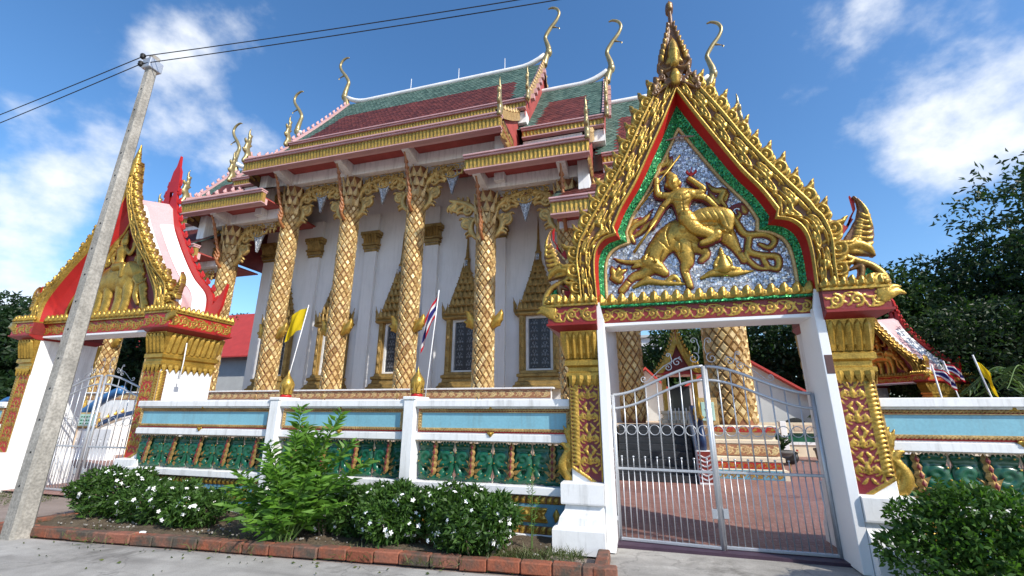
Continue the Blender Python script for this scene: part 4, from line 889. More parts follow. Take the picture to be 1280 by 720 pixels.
        for sx in (1, -1):
            r.stroke(spiral(sx*.1, .36, .075, 1.3, 0, sx), .022, .9, .01); leaf(r, sx*.14, .30, 0 if sx > 0 else math.pi, .1, .5, .2, .8, .01); leaf(r, sx*.14, .42, 0 if sx > 0 else math.pi, .1, .5, .2, .8, .01); leaf(r, sx*.37, .28, math.pi/2, .16, .4, 0, .8, .01)
        me = r.solid('dado_ornament', 1, 0)
        m_ = max(1, round((b-a)/1.05))
        for k in range(m_): put('dado_ornament', me, 'gold', root, (a+(b-a)*(k+.5)/m_, .048, 0))
    return root
WY = 6.86
boundary_wall('white boundary wall with blue panels and green scroll balustrade behind the flowering shrubs', -9.9, -1.04, [-6.47, -3.73], WY)
boundary_wall('white boundary wall with blue panels beside the brown-plaque pillar and a leafy bush', 2.84, 9.4, [5.75, 8.45], WY)
boundary_wall('end of white boundary wall on the far side of the elephant gateway', -19.5, -14.75, [-17.5], WY+.3)
# power outlet box on the white flank of the elephant gateway
b = MB().box(-.05, .05, -.03, 0, 0, .1, .008).build('junction_box', 'flat_white', None, loc=(-9.78, 7.52, 2.35)); b.rotation_euler = (0, 0, R(90)); b.location = (-9.76, 7.45, 2.36)
tag(b, 'small white junction box on the flank of the elephant gateway pillar', 'junction box')
MB().tube([(0, 0, .1), (.01, 0, .5), (-.02, -.02, .9)], .012, 6).build('conduit', 'flat_white', b, True)
# ------------------------------------------------------------------ ground
def sheet(name, pts, z, mat):
    o = put(name, raw_mesh(name, [(x, y, z) for x, y in pts], [tuple(range(len(pts)))]), mat); o['kind'] = 'structure'; return o
sheet('ground', [(-600, -600), (600, -600), (600, 1200), (-600, 1200)], -.03, 'forecourt')
KA, KB = (-9.6, 4.98), (-.68, 5.70)            # kerb line, street side
sheet('street', [(-60, -20), (60, -20), (60, 5.6), (.2, 5.6), (-.7, 5.55), (-9.6, 4.85), (-60, 4.4)], -.01, 'street_concrete')
sheet('driveway', [(-.55, 5.62), (2.6, 5.62), (2.6, 6.95), (-.55, 6.95)], .006, 'street_concrete')
sheet('side_driveway', [(-16.5, 4.4), (-9.62, 4.95), (-9.3, 6.3), (-9.9, 8.3), (-16.5, 8.3)], -.004, 'forecourt')
sheet('courtyard_paving', [(-40, 7.22), (40, 7.22), (40, 60), (-40, 60)], .045, 'paving')
MB().box(-.57, 2.36, 6.93, 7.22, -.02, .045).build('threshold', 'purple').__setitem__('kind', 'structure')
# planting bed: a lumpy sheet of soil
n = 60; m_ = 14; V = []
for j in range(m_):
    for i in range(n):
        u = i/(n-1); v = j/(m_-1); x = -9.4+u*8.1; y0 = KA[1]+.12+(x-KA[0])/(KB[0]-KA[0])*(KB[1]-KA[1]); y = y0+v*(6.92-y0)
        V.append((x, y, .045+.05*math.sin(x*2.1+y*3)*math.sin(x*.9-y*2)+.03*random.random()))
put('planting_bed', raw_mesh('planting_bed', V, [(j*n+i, j*n+i+1, (j+1)*n+i+1, (j+1)*n+i) for j in range(m_-1) for i in range(n-1)], True), 'soil')['kind'] = 'structure'
sheet('right_verge', [(2.6, 5.62), (12, 5.62), (12, 6.9), (2.6, 6.9)], .03, 'soil')
# kerb of single bricks
def brick_mesh(L):
    return MB().box(-L/2, L/2, -.075, .075, 0, .13, .014).mesh('kerb_brick')
kb = thing('planter_kerb', 'low kerb of weathered red bricks edging the planting bed', 'kerb', (0, 0, 0))
BR = [brick_mesh(.39), brick_mesh(.36), brick_mesh(.33)]
def lay(A, B, first=0.):
    A = Vector((*A, 0)); B = Vector((*B, 0)); d = B-A; L = d.length; d.normalize(); ang = math.atan2(d.y, d.x); s = first; i = 0
    while s < L-.1:
        me = BR[i % 3]; l = (.39, .36, .33)[i % 3]; p = A+d*(s+l/2)
        put('kerb_brick', me, 'kerb_brick', kb, (p.x, p.y+random.uniform(-.008, .008), -.012+random.uniform(-.008, .006)), (random.uniform(-.03, .03), random.uniform(-.015, .015), ang+random.uniform(-.02, .02))); s += l+.008; i += 1
lay(KA, KB); lay((-.60, 5.62), (-.60, 6.42)); lay((-9.62, 5.02), (-9.2, 6.75))
# ------------------------------------------------------------------ concrete utility pole and cables
pole = thing('utility_pole', 'tall weathered concrete utility pole with bolt holes standing by the kerb', 'utility pole', (-8.94, 4.9, 0))
mb = MB(); hh = 8.55; V = []; F = []
for z, wx, wy in ((-.1, .15, .13), (0, .15, .13), (hh, .078, .068)):
    lean = .08*max(z, 0)/hh
    for x, y in ((-1, -.7), (-.7, -1), (.7, -1), (1, -.7), (1, .7), (.7, 1), (-.7, 1), (-1, .7)): V.append((x*wx+lean, y*wy, z))
for i in range(2):
    for k in range(8): k2 = (k+1) % 8; F.append((i*8+k, i*8+k2, i*8+8+k2, i*8+8+k))
F.append(tuple(16+k for k in range(8))); mb.add(V, F); shaft = mb.build('shaft', 'concrete_pole', pole)
hm = MB().lathe([(0, -.004), (.016, -.004), (.016, .004), (0, .004)], 10).mesh('bolt_hole')
for i in range(16):
    z = .7+i*.47; t = z/hh; put('bolt_hole', hm, 'ink', pole, (.08*t+.02*((i % 2)-.5), -(.13*(1-t)+.068*t)-.001, z), (math.pi/2, 0, 0))
MB().box(-.03, .19, -.12, .12, hh-.32, hh-.1, .01).build('top_bracket', 'silver', pole)
for z in (hh-.1, hh-.28):
    MB().lathe([(0, 0), (.035, 0), (.05, .03), (.03, .05), (.05, .07), (.035, .1), (0, .1)], 10, (-.04, -.13, z)).build('insulator', 'ink', pole, True)
def cable(label, A, B, sag):
    P = [Vector(A).lerp(Vector(B), t)-Vector((0, 0, sag*4*t*(1-t))) for t in [i/24 for i in range(25)]]
    o = MB(A).tube(P, .009, 5).build('power_cable', 'wire', None, True); o.location = A; return tag(o, label, 'cable', 'power cables')
TP = (-8.95, 4.77, hh-.05); TP2 = (-8.95, 4.77, hh-.23)
cable('upper black power cable running from the concrete pole over the temple roof', TP, (24, 8.0, 9.85), .6)
cable('lower black power cable running from the concrete pole over the temple roof', TP2, (24, 8.3, 10.2), .6)
cable('upper black power cable leaving the concrete pole away from the temple', TP, (-42, 6.2, 8.5), .5)
cable('lower black power cable leaving the concrete pole away from the temple', TP2, (-42, 6.3, 8.1), .55)
# ------------------------------------------------------------------ the ordination hall
CX = -10.85; RY = 20.8; ORG = Vector((CX, RY, 0))
hall = thing('ordination_hall', 'ornate temple hall with green and maroon tiled roofs and gold scaled columns', 'temple', ORG)
def hb(): return MB(ORG)
YC = 15.6; TZ = 1.5
# terrace and parapet
hb().box(-27, -1.1, 14.7, 27, .0, TZ).box(-1.1, 3.6, 15.26, 27, 0, TZ-.004).build('terrace', 'stone_trim', hall)
par = hb().box(-26, -3.0, 15.2, 15.45, TZ, 2.62).build('parapet', 'white', hall)
r = Relief(0, 24.0, 0, .3, .022); r.h += .0006
vine(r, .0, 24.0, .15, .13, .32, .5); put('parapet_frieze', r.panel('parapet_frieze'), 'relief_trim', par, (-27.0-CX, 15.19-RY, 2.32))
hb().box(-26.2, -2.9, 15.12, 15.55, 2.62, 2.68, .008).build('parapet_coping', 'white', par)
# cella
X0, X1, WYW = -18.75, -.6, 17.7
cella = hb().box(X0, X1, WYW, 24, TZ, 13.2).build('cella_wall', 'cella_white', hall)
for x in (-18.45, -15.6, -12.3, -9.0, -5.7, -2.3):
    p = hb().box(x-.32, x+.32, WYW-.2, WYW, TZ, 11.4, .012).build('pilaster', 'cella_white', hall)
    mb = hb()
    for k, (e, z0, z1) in enumerate(((.03, 9.4, 9.52), (.08, 9.54, 9.7), (.13, 9.72, 9.82), (.08, 9.84, 10.1), (.16, 10.12, 10.22), (.2, 10.24, 10.42))): mb.box(x-.32-e, x+.32+e, WYW-.2-e, WYW-.02, z0, z1, .01)
    mb.build('pilaster_capital', 'gold_dull', p)
    for k in range(5): put('petal', PETAL, 'gold_dull', p, (x-.3+.15*k-CX, WYW-.28-RY, 9.8), (R(16), 0, 0), (2.2, 2, 1.3))
# ---- windows: tiered gilt crown over dark carved shutters
def window_parts():
    parts = []
    mb = MB(); mb.stepped(0, -.12, [(.42, 2.75), (.42, 2.86), (.36, 2.9), (.34, 3.0), (.26, 3.05), (.24, 3.18), (.3, 3.22), (.3, 3.32), (.2, 3.36), (.18, 3.46)], .55, .12); parts.append(('sill', mb.mesh('window_sill'), 'gold_dull'))
    mb = MB()
    for sx in (1, -1):
        mb.box(sx*.62, sx*.82, -.26, .0, 3.4, 5.75, .012); mb.box(sx*.57, sx*.62, -.18, 0, 3.46, 5.75)
        for z in (3.5, 3.9, 4.4, 4.9, 5.4): V, F = flame(.3, .18, .05); mb.add(V, F, Matrix.Translation((sx*.72, -.26, z)))
    parts.append(('jamb_frame', mb.mesh('window_jamb'), 'gold_dull'))
    mb = MB(); mb.box(-.57, .57, -.10, .0, 3.44, 3.56, .006); mb.box(-.57, .57, -.10, 0, 5.64, 5.76, .006); mb.box(-.57, -.46, -.10, 0, 3.56, 5.64, .006); mb.box(.46, .57, -.10, 0, 3.56, 5.64, .006); parts.append(('inner_frame', mb.mesh('window_inner'), 'flat_white'))
    r = Relief(-.45, .45, 3.56, 5.64, .022); r.h += .0006
    for sx in (1, -1):
        vine_v(r, sx*.225, .36, 3.62, 5.6, .34, .35); r.stroke([(sx*.43, 3.58), (sx*.43, 5.62)], .016, 1)
    parts.append(('shutter', r.panel('shutter'), 'relief_silver'))
    mb = MB(); tiers = [(.95, 5.75, .16), (.88, 5.93, .14), (.68, 6.3, .16), (.56, 6.66, .15), (.45, 6.99, .14), (.36, 7.3, .13), (.28, 7.58, .12), (.2, 7.82, .12)]
    for w, z, h in tiers:
        mb.stepped(0, -.08, [(0, z), (.05, z+h*.4), (.05, z+h*.7), (-.02, z+h), (-.1, z+.42)], w, .2*(.5+w*.5))
    mb.build if False else None; parts.append(('crown', mb.mesh('window_crown'), 'gold_dull'))
    mb = MB()
    for w, z, h in tiers[1:]:
        n = max(3, int(w*2/.2)); st = w*2/n
        for k in range(n): V, F = flame(.36 if k not in (0, n-1) else .44, st*.95, .06); mb.add(V, F, Matrix.Translation((-w+st*(k+.5), -.2-.12*w, z+h*.7)))
    for sx in (1, -1):
        for z in (5.9, 6.1): V, F = flame(.5, .16, .06); mb.add(V, F, Matrix.Translation((sx*.98, -.2, z)) @ Matrix.Rotation(sx*.25, 4, 'Y'))
    parts.append(('crown_leaves', mb.mesh('window_leaves'), 'gold_dull'))
    mb = MB(); mb.lathe([(.2, 7.9), (.15, 8.1), (.13, 8.15), (.13, 8.5), (.15, 8.54), (.09, 8.65), (.07, 8.9), (.05, 9.2), (.04, 9.6), (.025, 9.9), (.012, 10.25)], 10, (0, -.08, 0)); parts.append(('spire', mb.mesh('window_spire'), 'gold_dull'))
    mb = MB(); mb.box(-.06, .06, -.24, -.21, 8.18, 8.46); parts.append(('spire_inlay', mb.mesh('spire_inlay'), 'silver_mosaic'))
    return parts
WP = window_parts()
for x in (-3.9, -7.2, -10.55, -13.9, -17.1):
    w = hb().box(x-.58, x+.58, WYW-.04, WYW+.02, 3.45, 5.75).build('window', 'ink', hall)
    for nm, me, mt in WP: put(nm, me, mt, w, (x-CX, (WYW-.05 if nm != 'shutter' else WYW-.08)-RY, 0), kind='stuff' if nm == 'crown_leaves' else None)
# ---- columns clad in lotus-scale plates
def scale_plate(w, h, d):
    V = [(-w/2, 0, 0), (0, 0, -h/2), (w/2, 0, 0), (0, 0, h/2), (-w*.33, -d, 0), (0, -d, -h*.33), (w*.33, -d, 0), (0, -d, h*.33)]
    return V, [(0, 1, 5, 4), (1, 2, 6, 5), (2, 3, 7, 6), (3, 0, 4, 7), (4, 5, 6, 7)]
def scales_mesh(name, rad, z0, z1, n, taper=.05):
    mb = MB(); w = 2*math.pi*rad/n; h = w*1.55; row = 0; z = z0+h/2; rn = []
    while z < z1-h*.4:
        t = (z-z0)/(z1-z0); rr = rad*(1-taper*t)
        V, F = scale_plate(w*.90, h*.90, .045)
        for k in range(n):
            a = 2*math.pi*(k+.5*(row % 2))/n+random.uniform(-.02, .02); mb.add(V, F, Matrix.Translation((0, 0, z+random.uniform(-.008, .008))) @ Matrix.Rotation(a, 4, 'Z') @ Matrix.Translation((0, -rr*.995-random.uniform(0, .012), 0)) @ Matrix.Rotation(random.uniform(-.1, .1), 4, 'X') @ Matrix.Rotation(random.uniform(-.1, .1), 4, 'Z')); rn += [random.random()]*8
        z += h/2; row += 1
    return raw_mesh(name, mb.v, mb.f, False, {'rnd': rn})
def cap_bracket():
    r = Relief(-.06, 1.75, -.2, 2.25, .026)
    r.stroke([(0, .1), (.2, .25), (.42, .6), (.38, .95), (.18, 1.15), (.2, 1.45), (.5, 1.75), (.95, 1.95), (1.45, 2.1)], [.08, .11, .14, .12, .1, .12, .14, .13, .08], .7)
    r.stroke(spiral(.62, .95, .24, 1.4, -1.5, 1), [.09, .1, .08, .07], .7); r.stroke(spiral(.55, 1.5, .25, 1.4, 2.2, -1), [.09, .09, .07, .06], .7); r.stroke(spiral(1.15, 1.72, .2, 1.3, .5, -1), [.08, .08, .06, .05], .7)
    for x, z, a, L in ((.3, .4, -.5, .4), (.45, .75, .2, .4), (.8, 1.75, -.9, .5), (1.2, 1.9, -1.2, .5), (.1, 1.6, 1.4, .5), (.6, 1.9, 1.2, .35), (1.0, 2.0, .9, .3)): leaf(r, x, z, a, L, .4, .35, .8)
    
    for x, z, a, L in ((.15, .3, 2.6, .3), (.35, .5, .9, .35), (.5, .55, -.9, .3), (.3, 1.05, .3, .35), (.2, 1.3, 2.8, .3), (.35, 1.65, 2.2, .35), (.75, 1.45, -.3, .4), (.9, 2.05, 1.6, .25), (1.3, 2.0, -2.0, .4), (1.4, 1.9, -1.3, .45), (.7, 1.15, -.2, .35)): leaf(r, x, z, a, L, .3, .35, 1.1)
    return r.solid('scroll_bracket', 1.1)
BRK = cap_bracket()
def naga_strut():                                 # slim serpent strut on the face of a column
    P = [(0, -.05, 0), (0, -.30, .25), (0, -.25, .6), (0, -.42, 1.0), (0, -.60, 1.45), (0, -.75, 1.9), (0, -1.0, 2.3)]
    mb = MB(); mb.tube(crspline(P, 5), list(np.linspace(.075, .04, 31)), 8); 
    for i in range(9): V, F = flame(.34, .2, .08); p = crspline(P, 2)[i+2]; mb.add(V, F, Matrix.Translation(tuple(p)) @ Matrix.Rotation(R(35), 4, 'X'))
    return mb.mesh('naga_strut', True)
NST = naga_strut()
def face_leaf():
    r = Relief(-.3, .3, 0, .8, .025)
    for a, L in ((1.57, .75), (1.0, .5), (2.14, .5), (.5, .35), (2.64, .35)): leaf(r, 0, .08, a, L, .4, .15 if a < 1.57 else -.15, .9)
    return r.solid('leaf_cluster', 1)
FLF = face_leaf()
CAPH = {}
def column(x, ztop, rad=.375, y=YC, big=False):
    z0 = TZ
    mb = hb(); nseg = 20; mb.lathe([(rad*1.0, z0), (rad*.95, ztop-1.2), (rad*1.15, ztop-.9), (rad*1.0, ztop)], nseg, (x, y, 0)); col = auto_smooth(mb.build('column', 'column_core', hall), 40)
    key = (round(ztop, 2), rad)
    if big:
        n = 14; w = 2*math.pi*rad/n; h = w*1.4; V, F = scale_plate(w*.93, h*.93, .06); me = raw_mesh('scale_plate', V, F); row = 0; z = z0+h/2
        while z < 9.0:
            for k in range(n):
                a = 2*math.pi*(k+.5*(row % 2))/n
                if math.cos(a) > -.15 or True: put('scale_plate', me, 'gold_plate', col, (x+rad*math.sin(a)*1.0-CX, y-rad*math.cos(a)-RY, z), (0, 0, a))
            z += h/2; row += 1
    else:
        if key not in CAPH: CAPH[key] = scales_mesh('column_scales', rad*1.0, z0, ztop-.9, 10)
        put('column_scales', CAPH[key], 'gold_scale', col, (x-CX, y-RY, 0), kind='stuff')
    # foliate capital
    mb = hb()
    for k in range(10):
        for j, (zz, rr, hh_) in enumerate(((ztop-1.45, .98, .6), (ztop-1.0, 1.12, .6), (ztop-.55, 1.1, .55))):
            V, F = flame(hh_, .28, .09); mb.add(V, F, Matrix.Translation((x, y, zz)) @ Matrix.Rotation((k+.5*(j % 2))*math.pi/5, 4, 'Z') @ Matrix.Translation((0, -rad*rr, 0)) @ Matrix.Rotation(R(12), 4, 'X'))
    mb.build('leaf_capital', 'gold_pale', col, kind='stuff')
    for sx in (1, -1): put('scroll_bracket', BRK, 'relief_gilt_shade2', col, (x+sx*rad*.7-CX, y-RY, ztop-2.15), scale=(sx*.95, 1.2, .97))
    put('naga_strut', NST, 'strut', col, (x-CX, y-rad*.9-RY, ztop-2.2), scale=(1, 1, 1))
    for sx in (1, -1): put('leaf_cluster', FLF, 'gold', col, (x+sx*rad*.95-CX, y-.1-RY, 4.9), (0, sx*R(28), 0))
    return col
HT, LT, TT = 12.25, 10.6, 8.5                      # underside of the beams of the three roof stages
for x, zt in ((-15.5, HT), (-12.2, HT), (-8.87, HT), (-5.62, LT), (-2.3, LT), (-18.85, LT), (-22.2, TT), (-25.5, TT)): column(x, zt)
column(-.35, 9.2, .42, 17.5)
big = column(2.72, 9.0, .62, 15.75, True)
# pendants hung between the column heads
def pend():
    r = Relief(-.5, .5, -1.0, .2, .025); r.poly([(-.45, .15), (.45, .15), (.2, -.45), (0, -.95), (-.2, -.45)], .03); r.stroke([(-.4, .1), (-.15, -.4), (0, -.9)], .05, .9, .02); r.stroke([(.4, .1), (.15, -.4), (0, -.9)], .05, .9, .02); return r.solid('pendant', 1)
PEN = pend()
def valance():
    r = Relief(-1.3, 1.3, -.3, .46, .024); vine(r, -1.28, 1.28, .22, .2, .42, .8); r.stroke([(-1.3, .44), (1.3, .44)], .03, 1.); r.stroke([(-1.28, .02), (-.8, .1), (-.5, -.1), (0, -.24), (.5, -.1), (.8, .1), (1.28, .02)], .045, .9)
    for k in range(9):
        x = -1.1+k*.275; leaf(r, x, .05, -math.pi/2, .26, .4, .2, .9)
    return r.solid('gilt_valance', 1)
VAL = valance()
for x, z in ((-13.85, HT), (-10.55, HT), (-7.2, HT), (-3.95, LT), (-17.2, LT), (-20.5, TT)):
    p = put('bay_pendant', PEN, 'silver_mosaic', hall, (x-CX, YC-.05-RY, z-.55), scale=(.8, 1, 1))
    put('gilt_valance', VAL, 'relief_gilt_shade2', p, (0, -.06, .12))
# ---- roofs
PET2 = flame(.34, .15, .03, [(0, .5), (.5, .5), (.85, .25), (1, 0)])
def fascia(name, x0, x1, y, z, h, parent=hall):
    """gilt petal fascia between pink mouldings"""
    f = hb().box(x0, x1, y, y+.16, z+.06, z+h-.12).build(name, 'fascia_back', parent)
    hb().box(x0-.02, x1+.02, y-.1, y+.2, z+h-.12, z+h-.04, .012).box(x0-.04, x1+.04, y-.16, y+.22, z+h-.04, z+h+.03, .012).build('fascia_top', 'pink', f)
    hb().box(x0-.01, x1+.01, y-.05, y+.2, z, z+.06, .012).build('fascia_foot', 'pink', f)
    mb = hb(); n = int((x1-x0)/.16); st = (x1-x0)/n; V, F = PET2; V = [(a, b, c*(h-.2)/.34) for a, b, c in V]
    for i in range(n): mb.add(V, F, Matrix.Translation((x0+st*(i+.5), y-.01, z+h-.125)) @ Matrix.Rotation(math.pi, 4, 'X'))
    mb.build('petal_band', 'gold', f, kind='stuff'); return f
def roof_curve(y0, z0, y1, z1, sag=.12, n=24):
    """from eave (y0,z0) to ridge (y1,z1), hollow like a Thai roof"""
    o = []
    for i in range(n+1): t = i/n; o.append((y0+(y1-y0)*t, z0+(z1-z0)*(t-sag*math.sin(math.pi*t))))
    return o
def tiles(name, x0, x1, curve, parent, green_top=.38, side=1.5, sy=1):
    P = np.array(curve); d = np.r_[0, np.cumsum(np.linalg.norm(np.diff(P, axis=0), axis=1))]; L = d[-1]; tw, th = .225, .195
    nr = int(L/th); nc = int((x1-x0)/tw); tw = (x1-x0)/nc
    me = {0: ([], [], []), 1: ([], [], [])}
    for j in range(nr+1):
        s0 = L*j/nr; a = lambda s: np.array([np.interp(s, d, P[:, 0]), np.interp(s, d, P[:, 1])])
        p = a(min(s0+th*.95, L)); q = a(max(s0-th*.35, 0)); m = a(s0+th*.1 if s0+th*.1 < L else L); tg = p-q; tg /= np.linalg.norm(tg); nm = np.array([-tg[1], tg[0]]); nm = nm if nm[1] > 0 else -nm
        q = q+nm*.017; m = m+nm*.0155; p = p+nm*.003
        for i in range(nc):
            xx = x0+tw*(i+.5+.5*(j % 2)*(1 if i < nc-1 else 0)); w = tw*.52
            g = 1 if (s0/L > 1-green_top or xx-x0 < side*(.6+.4*s0/L) or x1-xx < side*(.6+.4*s0/L)) else 0
            V, F, Rn = me[g]; b = len(V); rv = random.random(); jz = random.uniform(-.002, .003); xj = random.uniform(-.012, .012); ty = random.uniform(-.003, .003)
            for X, (Y, Z) in ((xx-w, p), (xx+w, p), (xx+w*.98, m), (xx, q), (xx-w*.98, m)):
                V.append((X+xj-CX, (Y if sy > 0 else 2*RY-Y)-RY, Z+jz+(ty if X > xx else -ty))); Rn.append(rv)
            F.append((b, b+1, b+2, b+3, b+4) if sy < 0 else (b+4, b+3, b+2, b+1, b))
    base = MB(ORG); base.strip([(x0, y if sy > 0 else 2*RY-y, z-.03) for y, z in curve], [(x1, y if sy > 0 else 2*RY-y, z-.03) for y, z in curve]); ro = base.build(name, 'tile_red', parent, True)
    for g, mt in ((0, 'tile_red'), (1, 'tile_green')):
        V, F, Rn = me[g]
        if V: put('roof_tiles', raw_mesh('roof_tiles', V, F, False, {'rnd': Rn}), mt, ro, kind='stuff')
    return ro
def chofa_mesh():
    P = [(0, 0, -.25), (.10, 0, .2), (.30, 0, .8), (.18, 0, 1.4), (.12, 0, 1.8), (.42, 0, 2.35), (.82, 0, 2.9), (.98, 0, 3.35), (.85, 0, 3.72), (.55, 0, 3.9), (.32, 0, 3.86)]
    P = [(x, y, z) for x, y, z in P]; rad = [.2, .19, .17, .13, .115, .115, .1, .09, .085, .07, .04]
    C = crspline(P, 5); mb = MB(); mb.tube(C, list(np.interp(np.linspace(0, 1, len(C)), np.linspace(0, 1, len(rad)), rad)), 9, up=(0, 1, 0))
    mb.lathe([(0, -.3), (.16, -.2), (.21, .0), (.16, .2), (0, .28)], 12, (.3, 0, .62)); V, F = flame(.45, .16, .08); mb.add(V, F, Matrix.Translation((.55, 0, 2.45)) @ Matrix.Rotation(R(115), 4, 'Y')); mb.lathe([(0, -.07), (.06, 0), (0, .07)], 8, (.95, 0, 2.22))
    return mb.mesh('gable_horn', True)
CHO = chofa_mesh()
def hang_mesh():
    r = Relief(-.35, .35, -.1, 2.0, .03); r.stroke([(0, 0), (.12, .35), (-.02, .75), (.06, 1.2), (-.02, 1.6), (.05, 1.95)], [.16, .18, .14, .1, .06, .015], .6)
    for z, a in ((.2, .7), (.5, 2.4), (.75, .8), (1.0, 2.3), (1.25, 1.0)): leaf(r, .03, z, a, .34, .45, .3, .8)
    return r.solid('eave_finial', 1)
HNG = hang_mesh()
def verge(x, curve, sy, parent, sx, mat_face='gold_pale', w=.42):
    """bargeboard along a gable edge with little crockets, plus pink flat on top"""
    I2 = resample(curve, 40); f = lambda y: (y if sy > 0 else 2*RY-y)
    mb = hb(); A = [(x, f(y), z+.16) for y, z in I2]; B = [(x, f(y), z-w+.16) for y, z in I2]; A2 = [(x-sx*.22, f(y), z+.16) for y, z in I2]; B2 = [(x-sx*.22, f(y), z-.05) for y, z in I2]
    mb.strip(A, B); o = mb.build('bargeboard', mat_face, parent)
    mb = hb(); mb.strip(A, A2); mb.strip(A2, B2); mb.build('verge_flat', 'pink', o)
    for p, tg in along(I2, .52, .6):
        put('crocket', CREST, 'gold_pale' if sx > 0 else 'pink', o, (x-sx*.04-CX, f(p[0])-RY, p[1]+.12), (0, 0, math.pi/2), (2.0, 1.6, 2.3))
    return o
def gable_fill(x, curve, zb, parent, mat):
    mb = hb(); top = [(x, y, z) for y, z in curve]; pts = top+[(x, 2*RY-y, z) for y, z in curve[::-1][1:]]; n = len(pts)
    mb.add(pts+[(x, pts[-1][1], zb), (x, pts[0][1], zb)], [tuple(range(n+2))]); return mb.build('gable_panel', mat, parent)
STG = [dict(r=6.75, b=6.3, eb=12.5, A=15.38, ridge=21.55, bt=HT, xin=0), dict(r=10.25, b=9.65, eb=10.8, A=13.75, ridge=19.55, bt=LT, xin=6.3), dict(r=15.3, b=14.3, eb=8.5, A=11.85, ridge=17.95, bt=TT, xin=9.65)]
for i, S in enumerate(STG):
    cu = roof_curve(16.75, S['A']+.55, RY, S['ridge'], .02); ck = roof_curve(13.95, S['eb']+.68, 17.3, S['A']+.1, .04, 10)
    hw = S['r']
    spans = [(-hw, hw)] if i == 0 else [(-hw, -STG[i-1]['r']+.6), (STG[i-1]['r']-.6, hw)]
    for (u0, u1) in spans:
        for sy in (1, -1):
            tiles('roof_slope', CX+u0, CX+u1, cu, hall, .42 if i == 0 else .36, 1.3 if i else 1.5, sy)
    bspans = [(-S['b'], S['b'])] if i == 0 else [(-S['b'], -STG[i-1]['b']+1.45), (STG[i-1]['b']-1.45, S['b'])]
    for (u0, u1) in bspans:
        xa, xb = CX+u0, CX+u1
        for sy in (1, -1): tiles('lower_roof_slope', xa+.02, xb-.02, ck, hall, 0, .5, sy)
        fascia('eave_fascia', xa, xb, 14.0, S['eb'], .62)
        # soffit, beams
        hb().box(xa+.05, xb-.05, 14.15, 17.6, S['eb']+.30, S['eb']+.36).build('soffit', 'soffit_red', hall)
        bm = hb().box(xa+.1, xb-.1, YC-.42, YC+.42, S['bt']+.0, S['eb']+.30, .015).build('column_beam', 'white', hall)
        hb().box(xa+.05, xb-.05, 14.18, 14.34, S['eb']+.02, S['eb']+.3).build('eave_beam', 'pink_pale', bm)
    for xcol, zt in ((-15.5, HT), (-12.2, HT), (-8.87, HT), (-5.62, LT), (-2.3, LT), (-18.85, LT), (-22.2, TT)):
        if zt == S['bt']:
            mb = hb(); V = [(xcol-.17, 14.3, S['eb']-.02), (xcol+.17, 14.3, S['eb']-.02), (xcol+.17, YC, S['bt']-.1), (xcol-.17, YC, S['bt']-.1)]; mb.add(V+[(x, y, S['eb']+.31) for x, y, z in V], [(0, 3, 2, 1), (0, 1, 5, 4), (1, 2, 6, 5), (2, 3, 7, 6), (3, 0, 4, 7)]); mb.build('cross_beam', 'white', hall)
    aspans = [(-hw+.15, hw-.15)] if i == 0 else [(-hw+.15, -STG[i-1]['r']+.3), (STG[i-1]['r']-.3, hw-.15)]
    for (u0, u1) in aspans:
        fascia('upper_fascia', CX+u0, CX+u1, 16.7, S['A']+.02, .46)
        hb().box(CX+u0, CX+u1, 16.9, 17.4, S['A']-.6, S['A']-.02).build('clerestory', 'white', hall)
    for sx in (1, -1):
        x = CX+sx*hw
        for sy in (1, -1): verge(x, cu, sy, hall, sx)
        gable_fill(x-sx*.18, cu, S['A']-.3, hall, 'soffit_red')
        for k in range(6):     # purlin ends under the verge
            p = resample(cu, 8)[k+1]; hb().box(x-sx*.02, x+sx*.16, p[0]-.12, p[0]+.12, p[1]-.42, p[1]-.16).build('purlin_end', 'pink', hall)
        put('gable_horn', CHO, 'chofa', hall, (x-CX-sx*.05, 0, S['ridge']+.1), scale=(sx, 1, 1) if True else 1)
        put('eave_finial', HNG, 'chofa', hall, (x-CX, 16.55-RY, S['A']+.4), (0, 0, math.pi/2)); xb = CX+sx*S['b']
        put('eave_finial', HNG, 'chofa', hall, (xb-CX-sx*.05, 13.95-RY, S['eb']+.6), (0, 0, math.pi/2), (1, 1, .95))
        # end of the lower roof: stepped verge and gilt end panel
        for sy in (1, -1): verge(xb, ck, sy, hall, sx)
        mb = hb(); V = [(xb-sx*.12, y, z) for y, z in ck]+[(xb-sx*.12, 17.3, S['eb']+.3), (xb-sx*.12, 14.1, S['eb']+.3)]; mb.add(V, [tuple(range(len(V)))]); mb.build('roof_end_panel', 'soffit_red', hall)
        hb().box(xb-sx*.55, xb-sx*.12, 14.9, 16.1, S['eb']-1.75 if i < 2 else S['eb']-.6, S['eb']+.32, .015).build('step_block', 'white', hall)
        r = Relief(0, 1.9, 0, 1.2, .03); r.h += .0006; vine(r, .05, 1.85, .6, .5, .5, .5); put('end_frieze', r.panel('end_frieze'), 'relief_dull', hall, (xb-sx*.1-CX, 14.3-RY if sx > 0 else 16.2-RY, S['eb']-.3), (0, 0, sx*math.pi/2))
    # ridge, swept up at the ends
    for (u0, u1) in spans:
        P = []
        for k in range(41):
            t = k/40; u = u0+(u1-u0)*t; e = 0
            if u0 == -hw: e += max(0, 1-(u-u0)/1.6)**2*.55
            if u1 == hw: e += max(0, 1-(u1-u)/1.6)**2*.55
            P.append((CX+u, RY, S['ridge']+.05+e))
        hb().tube(P, .15, 8).build('ridge', 'flat_white', hall, True)
